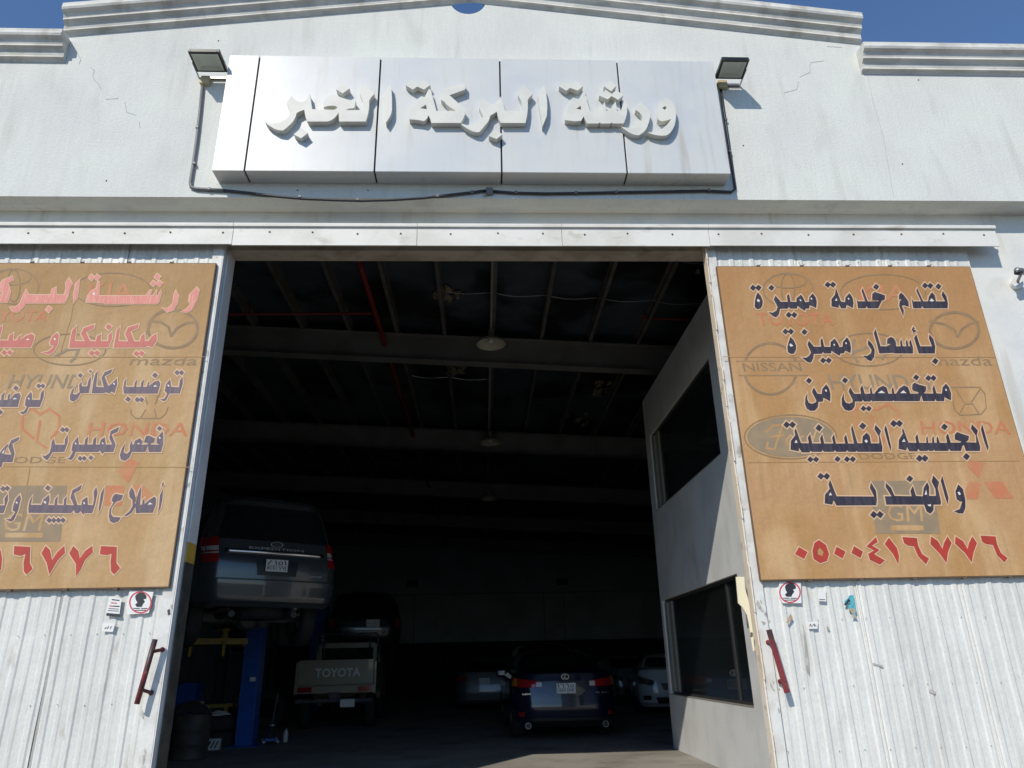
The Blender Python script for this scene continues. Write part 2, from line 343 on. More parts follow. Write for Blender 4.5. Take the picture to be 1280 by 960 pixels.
def text_px(parent, Y, txt, tl, tr, bl, m, bold=0.02, name='printed_word', dy=0.0):     # box given by three photo points
    vs, fs = text_polys(txt, min(bold, .01)); q = []; Y = Y - lift()
    for u, v in vs:
        x = bl[0]+(tr[0]-tl[0])*u+(tl[0]-bl[0])*v; y = bl[1]+(tr[1]-tl[1])*u+(tl[1]-bl[1])*v
        w = P(x, y, Y); q.append((w.x, Y+dy, w.z))
    return MB().add(q, fs).build(name, M[m], parent, recalc=False)
def text_on(parent, txt, org, ux, uz, m, bold=0.0, name='lettering'):      # text in a box spanned by two 3D vectors
    vs, fs = text_polys(txt, bold); org, ux, uz = Vector(org), Vector(ux), Vector(uz)
    return MB().add([org+ux*u+uz*v for u, v in vs], fs).build(name, M[m], parent, recalc=False)

# ---------------------------------------------------------------- ground and floor
tag(MB().add([(-400,-400,0),(400,-400,0),(400,400,0),(-400,400,0)], [(0,1,2,3)]).build('ground', M['asphalt'], recalc=False), kind='structure')
tag(MB().add([(-14,-2.2,.005),(12,-2.2,.005),(12,.25,.005),(-14,.25,.005)], [(0,1,2,3)]).build('pavement', M['concrete'], recalc=False), kind='structure')
tag(MB().add([(-9.8,.2,.010),(9.8,.2,.010),(9.8,31.2,.010),(-9.8,31.2,.010)], [(0,1,2,3)]).build('floor', M['concrete'], recalc=False), kind='structure')

# ---------------------------------------------------------------- workshop building
B = empty('workshop_building', (0, 0, 0)); tag(B, 'white plastered workshop with a stepped gable parapet over a wide dark doorway', 'building')
ZL = 5.69                                     # bottom of the projecting upper wall
Lw = P(77, 45, 0); Rw = P(1080, 60, 0)         # ends of the raised gable
xl, xr = Lw.x, Rw.x
zwl = P(30, 62, 0).z+.06; zwr = P(1180, 84, 0).z+.06       # wing tops
zgl = P(82, 30, 0).z+.05; zgr = P(1073, 46, 0).z+.05; xm = -.07; zgm = P(570, -14, 0).z + .42
slope_l = (P(480, 0, 0).z - P(80, 33, 0).z)/(P(480, 0, 0).x - P(80, 33, 0).x)
slope_r = (P(1070, 48, 0).z - P(900, 31, 0).z)/(P(1070, 48, 0).x - P(900, 31, 0).x)
zgm = max(zgl + slope_l*(xm-xl), zgr - slope_r*(xr-xm))
hc = P(585, 1, 0); hr = .205
# upper wall as one sheet with a round opening
outer = [(-10, ZL), (10, ZL), (10, zwr), (xr, zwr), (xr, zgr), (xm, zgm), (xl, zgl), (xl, zwl), (-10, zwl)]
hole = [(hc.x+hr*math.cos(a*math.pi/18), hc.z+hr*math.sin(a*math.pi/18)) for a in range(36)]
flat('upper_wall', [outer], [hole], 0.0, M['plaster'], B, depth=.15)
MB().box(-10, 10, .15, .25, ZL, ZL+.08).build('soffit', M['plaster_low'], B)
# lower wall with the doorway, carried up behind the parapet to the roof
XL_, XR_ = -2.56, 2.86; ZT = 5.215
lw = MB(); lw.box(-10, XL_, .25, .42, 0, 7.6); lw.box(XR_, 10, .25, .42, 0, 7.6); lw.box(XL_, XR_, .25, .42, ZT+.12, 7.6)
lw.build('lower_wall', M['plaster_low'], B)
MB().box(XL_, XR_, .235, .44, ZT, ZT+.118).build('lintel', M['lintel'], B, bevel=.006)
MB().box(XL_, XR_, .215, .232, ZT+.05, ZT+.11).build('lintel_trim', M['band'], B)
# painted jamb: grey, yellow band, black foot
zy1 = PXp(236, 678, XL_).z; zy0 = PXp(233, 703, XL_).z
MB().box(XL_, XL_+.012, .245, .43, zy1, ZT-.002).build('door_jamb', M['jamb'], B)
MB().box(XL_, XL_+.012, .245, .43, zy0, zy1-.001).build('yellow_band', M['yellow'], B)
MB().box(XL_, XL_+.012, .245, .43, .012, zy0-.001).build('black_band', M['blackband'], B)
# cornice mouldings
prof = [(0,0), (-.17,0), (-.175,-.03), (-.165,-.055), (-.125,-.075), (-.105,-.12), (-.11,-.145), (-.085,-.155), (-.06,-.18), (-.05,-.225), (-.055,-.245), (-.03,-.25), (-.002,-.28)]
def cornice(x0, x1, z0, z1):
    mb = MB(); mb.sweepx([(y, z) for y, z in prof], x0, x1, z0, z1)
    mb.sweepx([(-.17,0),(.17,0),(.17,.03),(-.17,.03)], x0, x1, z0, z1)
    return mb.build('cornice', M['cornice'], B)
zc = lambda px, py: P(px, py, -.17).z
cl = zc(40, 38); cornice(-10, P(77, 40, -.17).x, cl, cl)
cr = zc(1180, 56); cornice(P(1080, 56, -.17).x, 10, cr, cr)
a = P(78, 6, -.17); am = a.z + slope_l*(xm - a.x); cornice(a.x, xm, a.z, am+.0)
b_ = P(1078, 18, -.17); cornice(xm, b_.x, am, b_.z)
# side walls, back wall, floor to roof
RZ = lambda x: 7.0 - .056*(x+.2)
YB = 31.0
MB().box(-10, -9.8, .42, YB+.2, 0, 8.2).build('side_wall', M['wallin'], B)
MB().box(9.8, 10, .42, YB+.2, 0, 8.2).build('side_wall', M['wallin'], B)
MB().box(-9.8, 9.8, YB, YB+.2, 2.3, 8.2).build('back_wall', M['wallin'], B)
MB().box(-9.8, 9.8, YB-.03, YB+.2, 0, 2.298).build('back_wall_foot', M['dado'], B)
# roof: sheets between the purlins
px_x = [-8.5, -7.62, -6.74, -5.86, -4.98, -4.10, -3.22, -2.38, -1.52, -.66, .22, 1.10, 1.98, 2.86, 3.74, 4.62, 5.50, 6.38, 7.26, 8.14, 9.02]
edges = [-10] + px_x + [10]
for i in range(len(edges)-1):
    x0, x1 = edges[i]+.004, edges[i+1]-.004
    MB().add([(x0,.2,RZ(x0)+.02),(x1,.2,RZ(x1)+.02),(x1,YB+.2,RZ(x1)+.02),(x0,YB+.2,RZ(x0)+.02),(x0,.2,RZ(x0)+.09),(x1,.2,RZ(x1)+.09),(x1,YB+.2,RZ(x1)+.09),(x0,YB+.2,RZ(x0)+.09)],
             [(0,3,2,1),(4,5,6,7),(0,1,5,4),(1,2,6,5),(2,3,7,6),(3,0,4,7)]).build('roof_sheet', M['roof'], B)
for x in px_x:
    z = RZ(x)
    MB().box(x-.035, x+.035, .43, YB, z-.02, z+.015).box(x+.02, x+.028, .43, YB, z-.17, z-.02).box(x-.035, x+.028, .43, YB, z-.178, z-.17).build('purlin', M['purlin'], B)
for k, y in enumerate((5.84, 11.5, 17.1, 22.7, 28.3)):
    zb = .50
    mb = MB()
    for (zz0, zz1, w) in ((-.19-zb, -.175-zb+.0, .11), (-.175-zb, -.20, .008), (-.20, -.185, .11)):
        x0, x1 = -9.8, 9.8
        mb.add([(x0,y-w,RZ(x0)+zz0),(x1,y-w,RZ(x1)+zz0),(x1,y+w,RZ(x1)+zz0),(x0,y+w,RZ(x0)+zz0),(x0,y-w,RZ(x0)+zz1),(x1,y-w,RZ(x1)+zz1),(x1,y+w,RZ(x1)+zz1),(x0,y+w,RZ(x0)+zz1)],
               [(0,3,2,1),(4,5,6,7),(0,1,5,4),(1,2,6,5),(2,3,7,6),(3,0,4,7)])
    mb.build('roof_beam', M['beam'], B)
    for sx in (-9.6, 9.6):
        MB().box(sx-.15, sx+.15, y-.012, y+.012, .01, RZ(sx)-.2).box(sx-.16, sx-.145, y-.1, y+.1, .01, RZ(sx)-.2).box(sx+.145, sx+.16, y-.1, y+.1, .01, RZ(sx)-.2).build('column', M['beam'], B)
# sagging bright wires under the insulation, in each bay between purlins
for (pa, pb, pys) in (((430, 346), (860, 366), 1), ((500, 392), (850, 408), 1), ((520, 482), (660, 490), 0)):
    A = P(*pa, 2.0); 
for (y_, x0, x1) in ((3.05, -1.52, 3.74), (4.35, -.66, 3.74), (8.2, -1.52, .22)):
    xs = [x for x in px_x if x0-.01 <= x <= x1+.01]
    mb = MB()
    for p, q in zip(xs[:-1], xs[1:]):
        pts = [(p+(q-p)*t/6, y_+.02*math.sin(t), RZ(p+(q-p)*t/6)-.02-.045*math.sin(math.pi*t/6)) for t in range(7)]
        mb.tube(pts, .006, 5)
    mb.build('support_wire', M['wire'], B)
# ragged torn patches of insulation
def torn(cx, cy, rx, ry, seed):
    rnd = random.Random(seed); mb = MB()
    for k in range(16):
        a = rnd.uniform(0, 6.28); d = rnd.random()**.6; x = cx+rx*d*math.cos(a); y = cy+ry*d*math.sin(a); s = rnd.uniform(.03, .10)
        n = 7; z = RZ(x)-.005-rnd.random()*.03
        pts = [(x+s*rnd.uniform(.3, 1.3)*math.cos(6.283*j/n), y+2*s*rnd.uniform(.3, 1.3)*math.sin(6.283*j/n), z+rnd.uniform(-.05, 0)) for j in range(n)]
        mb.add(pts+[(p[0], p[1], p[2]+.008) for p in pts], [tuple(range(n)), tuple(range(2*n-1, n-1, -1))]+[(j, (j+1)%n, (j+1)%n+n, j+n) for j in range(n)])
    tag(mb.build('torn_insulation', M['torn'], B), kind='stuff')
for i, (x, y, rx, ry) in enumerate(((-.2, 2.9, .55, .25), (.5, 2.5, .7, .2), (-.5, 4.5, .25, .2), (3.4, 2.9, .4, .5), (-.55, 7.6, .25, .5), (2.6, 8.5, .2, .5), (2.4, 10.6, .5, .5))): torn(x, y, rx, ry, i)
# hairline cracks in the upper plaster
def crack(pts, w=.9):
    mb_ps = []
    for l in pts: mb_ps += stroke(l, w)
    flat('crack', px_plane(mb_ps, -.002), [], -.002, M['crack'], B)
if True: crack([[(97,67),(101,74),(99,80)], [(113,84),(118,88),(116,94),(118,100),(124,106),(126,112)], [(132,124),(148,123)], [(156,127),(158,140),(170,144)], [(174,152),(175,160)]], .5)
crack([[(1012,82),(1014,78),(1030,76)], [(1034,58),(1052,59)], [(1012,82),(1013,90),(1000,96)], [(998,102),(996,112),(980,116)]], .5)
crack([[(1084,92),(1092,130),(1104,170),(1117,246)]], .4)
mb = MB()
for (px, py) in ((133,226), (372,238), (460,238), (273,51), (929,182), (1148,100), (1137,54), (1128,205)): 
    q = P(px, py, 0); mb.lathe([(0.0,-.006),(.008,-.004),(.009,0)], (q.x, 0, q.z), 'y', 8)
tag(mb.build('wall_screws', M['rust_and_shade'], B), kind='stuff')
# door track cover in lengths, with its top flange
YC = .08
bx = [P(0, 300, YC).x-2.2, P(289.5, 304, YC).x, P(521, 305, YC).x, P(703, 306, YC).x, P(888, 306, YC).x, P(1250, 307, YC).x]
zb0, zb1 = 5.195, 5.40
T = empty('door_track_cover', (0, YC, zb0)); tag(T, 'long white boxed steel track cover running above both sliding doors', 'track cover')
def tw(o): o.matrix_parent_inverse = Matrix.Translation((0, -YC, -zb0)); return o
for i in range(5):
    dz = (.0, -.012, -.014, -.012, -.006)[i]
    mb = MB(); mb.box(bx[i]+.002, bx[i+1]-.002, YC, YC+.012, zb0+dz, zb1); mb.box(bx[i]+.002, bx[i+1]-.002, YC+.012, .249, zb1-.012, zb1)
    mb.box(bx[i]+.002, bx[i+1]-.002, YC-.022, YC, zb1-.008, zb1+.004); mb.box(bx[i]+.002, bx[i+1]-.002, YC-.022, YC-.012, zb1+.004, zb1+.03)
    tw(mb.build('cover_length', M['band'], T, bevel=.002))
mb = MB()
x = bx[0]+.2
while x < bx[-1]-.05:
    z = zb0+.13+random.uniform(-.012, .012); mb.lathe([(0,-.008),(.009,-.006),(.011,0)], (x, YC, z), 'y', 8); x += random.uniform(.42, .52)
tag(tw(mb.build('screws', M['rust_and_shade'], T)), kind='stuff')
tw(MB().box(bx[0], bx[-1]-.05, .15, .2, zb1-.10, zb1-.05).build('rail', M['steel'], T))

# ---------------------------------------------------------------- sliding doors
def leaf(name, label, x0, x1, side, nsheets):
    D_ = empty(name, ((x0+x1)/2, .2, .02)); tag(D_, label, 'door', 'sliding corrugated doors')
    inv = Matrix.Translation((-(x0+x1)/2, -.2, -.02)); z0, z1 = .03, 5.36
    def put(o): o.matrix_parent_inverse = inv; return o
    w = (x1-x0)/nsheets; rnd = random.Random(3 if side > 0 else 5)
    for k in range(nsheets):
        a, b = x0+k*w+.0015, x0+(k+1)*w-.0015; pr = [(a, .196), (a+.008, .186)]; x = a+.02; j = 0
        while x < b-.07:
            h = .009 if j % 2 == 0 else .004; ww = (.034 if j % 2 == 0 else .022)
            pr += [(x, .196), (x+.014, .196-h), (x+.014+ww, .196-h), (x+.028+ww, .196)]
            x += .105+rnd.uniform(-.006, .006); j += 1
        pr += [(b-.004, .196), (b, .190)]
        zs = [z0+(z1-z0)*t/14 for t in range(15)]; vs = []; n = len(pr)
        for zi, z in enumerate(zs):
            for (x, y) in pr: vs.append((x, y+.0045*math.sin(zi*1.1+k*2+x*3)+.003*math.sin(zi*2.3+x*7)+rnd.uniform(-.0008, .0008), z))
        mb = MB(); mb.add(vs, [(i*n+q, i*n+q+1, (i+1)*n+q+1, (i+1)*n+q) for i in range(14) for q in range(n-1)])
        mb.box(a, b, .205, .212, z0, z1)
        put(mb.build('corrugated_sheet', M['door'], D_))
    mb = MB(); s = -1 if side < 0 else 1
    ex = x1 if side < 0 else x0                                   # the leading edge
    o1 = sorted((ex, ex-.10*(1 if side < 0 else -1)))
    mb.box(o1[0], o1[1], .168, .176, z0, z1)
    put(mb.build('edge_strip', M['strip'], D_, bevel=.002))
    mb = MB(); mb.box(x0+.01, x1-.01, .2125, .24, z0, z0+.08); mb.box(x0+.01, x1-.01, .2125, .24, z1-.08, z1); mb.box(x0+.01, x1-.01, .2125, .24, 2.6, 2.68)
    mb.box(x0+.01, x0+.07, .2125, .24, z0+.08, 2.6); mb.box(x1-.07, x1-.01, .2125, .24, z0+.08, 2.6)
    put(mb.build('door_frame', M['steel'], D_))
    mb = MB()
    for zz in (.55, 1.55, 1.02, 5.05):
        x = x0+.12
        while x < x1-.12: mb.lathe([(0,-.004),(.004,-.003),(.005,0)], (x, .184, zz+rnd.uniform(-.006,.006)), 'y', 6); x += rnd.choice((.21,.21,.42))
    tag(put(mb.build('screws', M['screw'], D_)), kind='stuff')
    return D_, put
DL, putL = leaf('sliding_door', 'left white corrugated sliding door carrying the pink and purple banner', -5.38, -2.575, -1, 3)
DR, putR = leaf('sliding_door', 'right white corrugated sliding door with tan leading edge and torn stickers', 2.318, 5.10, 1, 3)
putL(MB().box(-2.574, -2.566, .17, .24, .03, 5.36).build('edge_board', M['jamb'], DL))
eb = MB(); zs = [0.03+5.3*t/40 for t in range(41)]
for i in range(40):
    w0 = .145+.006*math.sin(i*1.3)+.004*math.sin(i*3.1)
    eb.box(2.304, 2.3165, w0, .245, zs[i], zs[i+1]+.0)
putR(eb.build('edge_board', M['edgeboard'], DR))
# right strip wear
def scab(poly, m, parent, put, Y=.1655, name='paint_scar'):
    put(flat(name, px_plane([poly], Y), [], Y, M[m], parent))
for pl in ([(947,750),(950,755),(955,764),(953,766),(948,760),(945,755)], [(950,752),(951,749),(953,756)], [(963,852),(966,858),(969,864),(966,863),(963,858)], [(965,850),(968,853),(967,857)], [(973,884),(976,889),(974,892),(972,888)], [(951,776),(957,778),(955,782)]):
    scab(pl, 'scuff', DR, putR)
for pl in ([(938,790),(941,791),(941,796),(938,797)],): scab(pl, 'rust_and_shade', DR, putR)
for pl in ([(1001,770),(1003,778),(1008,838),(1012,845),(1011,825),(1006,790)],): scab(pl, 'scuff', DR, putR, .1795, 'rain_stain')
for pl in ([(1090,828),(1104,832),(1104,834),(1092,831)], [(1034,782),(1037,786),(1036,789),(1033,785)], [(1163,861),(1170,865),(1168,868),(1161,865)]): scab(pl, 'scuff', DR, putR, .178)
for pl in ([(209,763),(212,761),(213,768),(210,769)],): scab(pl, 'blackband', DL, putL)
for pl in ([(178,887),(180,895),(178,899),(176,893)],): scab(pl, 'scuff', DL, putL, .178, 'dirt_smudge')

def handle(name, label, top, bot, br1, br2, flatbar):
    a, b = P(*top, .08), P(*bot, .08); H = empty(name, (b.x, .165, b.z)); tag(H, label, 'door handle', 'door handles')
    inv = Matrix.Translation((-b.x, -.165, -b.z)); w1, w2 = P(*br1, .166), P(*br2, .166)
    o = (MB().bar(a, b, .045, .018, (0,1,0)) if flatbar else MB().tube([a, a.lerp(b,.5), b], .021, 12)).build('grip', M['handle'], H, smooth=not flatbar, bevel=0.0 if not flatbar else .003)
    o.matrix_parent_inverse = inv
    for w, t in ((w1, .2), (w2, .78)):
        p = a.lerp(b, t); q = Vector((w.x, .1655, w.z)); mb = MB().tube([p, p.lerp(q, .5), q], .014, 10)
        mb.lathe([(0,-.006),(.020,-.006),(.020,0)], (q.x, .1665, q.z), 'y', 12)
        o = mb.build('bracket', M['handle'], H, smooth=True); sharp(o); o.matrix_parent_inverse = inv
handle('pull_bar', 'dark red round bar handle on the left sliding door', (194, 799), (171, 880), (203, 812), (189, 866), False)
handle('pull_bar', 'red flat bar handle on the right sliding door', (961, 787), (984, 866), (960, 803), (975, 852), True)

# ---------------------------------------------------------------- banners
YBN = .135
def banner(name, label, x0, x1, z0, z1, m):
    b = empty(name, ((x0+x1)/2, YBN, z0)); tag(b, label, 'banner')
    inv = Matrix.Translation((-(x0+x1)/2, -YBN, -z0))
    o = MB().box(x0, x1, YBN, YBN+.022, z0, z1).build('sheet', M[m], b); o.matrix_parent_inverse = inv
    mb = MB(); mb.box(x0-.006, x1+.006, YBN+.004, YBN+.03, z1, z1+.008); mb.box(x0-.006, x1+.006, YBN+.004, YBN+.03, z0-.010, z0)
    mb.box(x0-.008, x0, YBN+.004, YBN+.03, z0, z1); mb.box(x1, x1+.008, YBN+.004, YBN+.03, z0, z1)
    o = mb.build('frame', M['rust_and_shade'], b); o.matrix_parent_inverse = inv  # edge frame; its dark brown also paints the thin shadow along the sheet
    for k in range(1, 6):
        xx = x0+(x1-x0)*k/6+.03*math.sin(k*5)
        for zz in (z1+.008, z0-.018):
            mb = MB().box(xx, xx+.035, YBN+.0, YBN+.033, zz, zz+.012); mb.tube([(xx+.01, YBN+.01, zz+.004), (xx+.045, YBN-.005, zz+.018)], .003, 5)
            o = mb.build('fixing_clip', M['rust_and_shade'], b); o.matrix_parent_inverse = inv
    return b, inv
BR, invR = banner('banner', 'tan banner on the right door, navy Arabic lines over a red phone number', 2.40, 5.04, 1.885, 4.975, 'banner')
BL, invL = banner('banner', 'tan banner on the left door with faded pink and purple Arabic lines', -5.28, -2.622, 1.915, 5.005, 'banner_l')
def fixinv(b, inv):
    for o in b.children:
        if o.matrix_parent_inverse == Matrix.Identity(4): o.matrix_parent_inverse = inv
Ye, Yw = YBN-.0012, YBN-.0036
# --- right banner: faded emblems
A = lambda f, *a, **k: f(BR, Ye, *a, **k)
A(ring, 985, 362, 31, 21, 1.6); A(ring, 985, 361, 8.5, 19, 1.6); A(ring, 985, 351, 23, 9, 1.6)
A(text_px, 'TOYOTA', (945, 391), (1040, 391), (948, 407), 'faintred')
A(ring, 1104, 365, 53, 22, 1.5); A(text_px, 'KIA', (1074, 356), (1134, 356), (1074, 376), 'faintred')
A(ring, 1193, 413, 30.5, 22.5, 3.4, 'faint'); A(strokes, [[(1163,402),(1180,405),(1193,412),(1197,421),(1203,411),(1214,404),(1223,403)]], 3.0)
A(text_px, 'mazda', (1163, 445), (1238, 445), (1166, 457), 'faint', -0.0)
A(ring, 963, 461, 33, 32, 3.2); 
flat('printed_emblem', px_plane([[(922,452),(1006,452),(1009,470),(926,470)]], Ye-.0004), [], Ye-.0004, M['banner'], BR)
strokes(BR, Ye-.0008, [[(921,451.5),(1006,451.5)], [(924,469),(1010,469)]], 1.1)
text_px(BR, Ye-.0008, 'NISSAN', (927, 453.5), (1000, 453), (930, 464.5), 'faint', .03)
A(ring, 1086, 437, 43, 20.5, 2.0); A(strokes, [[(1068,425),(1064,441),(1072,452)], [(1105,425),(1110,436),(1103,449)], [(1066,441),(1084,434),(1107,430)]], 3.4, 'faint2')
A(text_px, 'HYUNDAI', (1034, 468), (1158, 468), (1040, 487), 'faint2', .02)
A(strokes, [[(1188,484),(1224,484),(1231,492),(1233,510),(1226,518),(1200,519),(1193,512),(1188,484)], [(1194,485),(1205,503)], [(1199,518),(1206,505),(1216,505),(1224,518)], [(1226,485),(1214,503)]], 1.3)
A(text_px, 'HONDA', (1150, 526), (1262, 526), (1152, 543), 'faintred', .02)
flat('printed_emblem', px_plane([ellipse(988, 546, 54, 25)], Ye), [], Ye, M['faint2'], BR); A(ring, 988, 546, 57.5, 27.5, 1.6)
strokes(BR, Ye-.0004, [[(958,540),(966,532),(982,531)], [(978,532),(968,562),(958,560),(960,553)], [(963,546),(980,544)], [(984,549),(988,544),(993,548),(990,556),(984,556),(983,549)], [(998,546),(997,558)], [(997,549),(1004,545)], [(1018,546),(1010,546),(1008,555),(1014,557),(1022,532)]], 2.6, 'banner')
A(text_px, 'DODGE', (1072, 566.5), (1143, 566), (1076, 574), 'faint', .0)
A(strokes, [[(1068,512),(1082,505),(1096,512),(1110,505),(1122,514)], [(1068,512),(1070,530),(1084,540)], [(1122,514),(1124,530),(1110,540)], [(1090,520),(1090,548),(1102,556),(1108,540)]], 3.0, 'faintred')
flat('printed_emblem', px_plane([[(1211,574),(1230,579),(1224,598),(1209,583)], [(1212,602),(1226,604),(1222,624),(1200,624)], [(1230,602),(1253,602),(1267,623),(1244,623)]], Ye), [], Ye, M['faintred'], BR)
flat('printed_emblem', px_plane([[(1086,601),(1165,601),(1176,667),(1095,667)]], Ye), [], Ye, M['faint2'], BR)
text_px(BR, Ye-.0004, 'GM', (1108, 630), (1152, 630), (1110, 652), 'banner', .0)
flat('printed_emblem', px_plane([[(1113,656.5),(1154,656.5),(1155,663),(1114,663)]], Ye-.0004), [], Ye-.0004, M['banner'], BR)
for l_ in ([(904, 446), (1245, 446.5)], [(935, 578), (1274, 576)]): strokes(BR, Ye-.0008, [l_], .9, 'fold', 'fold_line')
# --- right banner: words
W = lambda *a, **k: word(BR, Yw, *a, **k)
cA = (930, 340, 9.143); cB = (1060, 340, 9.143); cC = (970, 400, 9.143); cD = (1060, 400, 9.143); cE = (995, 455, 12.8); cF = (1085, 455, 10.667)
cG = (975, 515, 9.143); cH = (1105, 515, 9.143); cI = (1020, 580, 6.4); cJ = (960, 660, 4.0)
W(cA, [[(155,232),(190,270),(215,330),(210,380),(190,415),(150,425),(122,400),(125,330),(140,270)], (103,180), (165,180)], [[(145,325),(160,305),(185,330),(165,345)]])
W(cA, [[(360,270),(420,340),(500,340),(490,270),(515,250),(532,340),(600,342),(600,300),(650,258),(675,290),(700,345),(742,340),(745,290),(785,243),(820,290),(832,340),(825,412),(780,390),(750,380),(745,418),(705,418),(697,445),(640,410),(612,385),(605,418),(530,418),(512,400),(500,418),(412,420),(400,480),(370,518),(330,505),(278,458),(330,465),(370,440),(385,400),(340,315)], (313,180), (512,490), (575,490)], [(770,305,12), (645,322,12)])
W(cA, [[(1050,180),(1108,338),(1155,345),(1160,290),(1205,240),(1240,290),(1252,350),(1245,412),(1172,375),(1165,415),(1110,415),(1085,370),(1080,410),(1000,392),(1000,310),(1040,260)], (957,145), (1017,145)], [[(1040,330),(1055,295),(1068,328)], (1195,305,12)])
W(cB, [[(95,285),(112,335),(195,335),(155,215),(168,182),(225,335),(345,335),(350,325),(275,318),(278,250),(305,228),(345,240),(425,268),(420,315),(385,330),(345,415),(225,415),(212,390),(200,415),(115,415),(105,350)], (322,170)])
W(cB, [[(605,235),(640,265),(690,335),(695,398),(640,380),(615,385),(638,440),(632,510),(605,440),(585,385),(590,340),(612,308),(582,315),(580,270)]])
W(cB, [[(725,290),(745,335),(835,335),(780,215),(790,182),(860,335),(915,335),(925,280),(960,230),(995,270),(1005,335),(1110,335),(1070,265),(1083,215),(1125,280),(1142,360),(1138,415),(865,415),(845,390),(838,415),(745,415),(735,350)], (880,155), (940,158), (1033,165)], [[(930,330),(955,300),(985,330),(960,338)]])
W(cC, [[(165,190),(205,235),(230,290),(228,340),(205,385),(170,388),(135,365),(130,310),(145,250)], (108,132), (170,132)], [[(152,290),(165,265),(198,295),(170,305)]])
W(cC, [[(375,235),(435,305),(515,305),(508,235),(528,202),(550,305),(622,308),(625,250),(670,212),(705,260),(725,310),(760,305),(765,250),(812,197),(845,250),(858,320),(850,378),(790,350),(775,382),(738,382),(725,410),(660,370),(632,350),(630,382),(550,382),(535,365),(525,385),(432,388),(425,440),(400,488),(360,480),(295,430),(350,430),(385,400),(400,370),(360,280)], (325,137), (538,462), (602,462)], [(665,283,12), (800,265,12)])
W(cD, [[(232,225),(280,280),(305,340),(300,420),(265,470),(225,455),(170,408),(220,410),(262,380),(270,340),(225,275)]])
W(cD, [[(315,100),(335,170),(372,300),(445,300),(490,275),(445,270),(450,215),(490,193),(525,210),(548,250),(550,300),(602,300),(595,250),(610,215),(625,300),(668,300),(660,255),(675,215),(690,300),(712,300),(700,255),(715,220),(742,310),(745,382),(540,382),(520,375),(358,382),(330,270),(295,150)]])
W(cD, [[(780,162),(825,300),(960,300),(925,210),(930,165),(975,215),(997,300),(992,382),(808,382),(755,205)], [(745,75),(765,95),(745,105),(783,122),(738,158),(745,135),(728,110)], (997,470,38)])
W(cE, [[(285,372),(345,475),(412,480),(420,400),(485,325),(530,390),(552,480),(547,598),(480,560),(435,540),(432,602),(360,605),(350,690),(300,745),(230,750),(170,710),(145,640),(150,540),(182,462),(178,560),(205,620),(260,638),(320,610),(325,580),(255,445)], (207,267,50)], [(478,425,20)])
W(cE, [[(865,372),(930,475),(1040,478),(1028,395),(1060,335),(1100,475),(1195,478),(1185,400),(1205,360),(1222,475),(1250,478),(1250,600),(1220,600),(1205,575),(1190,600),(1090,600),(1070,570),(1055,600),(945,600),(938,680),(900,735),(840,750),(780,730),(735,660),(732,550),(765,462),(770,570),(800,620),(850,632),(905,610),(905,570),(842,440)], (785,262,50), (1080,712,48), (1165,712,48)])
W(cF, [[(60,395),(85,395),(140,320),(200,288),(250,315),(270,395),(320,395),(315,340),(335,300),(352,395),(375,395),(420,325),(480,285),(535,310),(565,395),(660,395),(680,380),(600,355),(588,330),(592,275),(620,248),(680,275),(775,300),(772,360),(740,390),(870,395),(860,330),(880,270),(912,390),(985,395),(995,310),(1040,262),(1080,310),(1108,390),(1108,485),(1060,465),(1020,440),(1015,495),(915,495),(895,465),(890,495),(735,495),(708,415),(690,495),(350,495),(340,480),(330,495),(60,495),(45,470),(35,495),(-2,495),(-2,395),(32,395),(25,340),(42,300)], (642,178,42), (805,188,42), (873,188,42)], [[(130,388),(180,352),(230,388)], [(430,388),(470,350),(515,388)], (1040,345,15)])
W(cG, [[(120,430),(125,330),(175,265),(165,220),(180,185),(240,355),(330,358),(318,290),(345,250),(368,358),(470,360),(458,300),(482,250),(505,360),(610,360),(595,295),(618,252),(640,360),(745,360),(732,295),(755,255),(778,360),(845,360),(812,190),(825,150),(885,355),(940,358),(945,280),(990,235),(1025,270),(1040,358),(1135,358),(1130,280),(1078,195),(1092,145),(1155,215),(1138,262),(1170,400),(1168,455),(885,455),(875,440),(865,455),(785,455),(765,435),(755,455),(645,455),(625,435),(615,455),(505,455),(485,435),(475,455),(365,455),(348,440),(340,460),(250,462),(218,410),(212,450)], (75,145,40), (142,145,40), (445,182,42), (945,160,42), (347,542), (412,542), (657,538), (765,540), (832,540)], [[(165,352),(185,315),(200,352)], [(965,330),(985,312),(1005,335),(985,355)]])
W(cG, [[(1208,148),(1225,200),(1270,400),(1265,450),(1235,360),(1192,195)]])
W(cH, [[(165,420),(170,320),(215,245),(205,215),(215,178),(280,350),(370,352),(358,290),(380,248),(402,352),(485,352),(482,300),(495,270),(505,352),(550,352),(550,300),(565,270),(575,352),(602,352),(600,300),(612,278),(638,352),(720,352),(708,280),(730,245),(762,350),(870,350),(885,338),(810,315),(808,260),(835,228),(890,250),(970,275),(965,320),(935,345),(1055,350),(1050,270),(993,190),(1005,140),(1072,210),(1060,262),(1100,400),(1098,445),(935,445),(912,375),(895,390),(880,445),(762,445),(742,420),(735,445),(580,445),(570,430),(560,445),(515,445),(505,430),(495,445),(410,445),(390,420),(380,450),(290,450),(262,400),(255,440)], (110,132,42), (175,132,42), (690,170,40), (405,530,42), (468,530,42), (942,510,42)], [[(205,340),(228,305),(245,340)]])
W(cH, [[(1120,135),(1140,200),(1195,400),(1185,445),(1150,350),(1108,200)]])
W(cI, [[(70,315),(72,245),(110,200),(100,160),(113,125),(165,258),(465,260),(430,190),(440,148),(480,215),(487,290),(482,330),(165,332),(140,290),(130,325)], (38,98,28), (86,98,28), (462,405,30), (512,405,30)], [[(103,250),(115,225),(128,250)]])
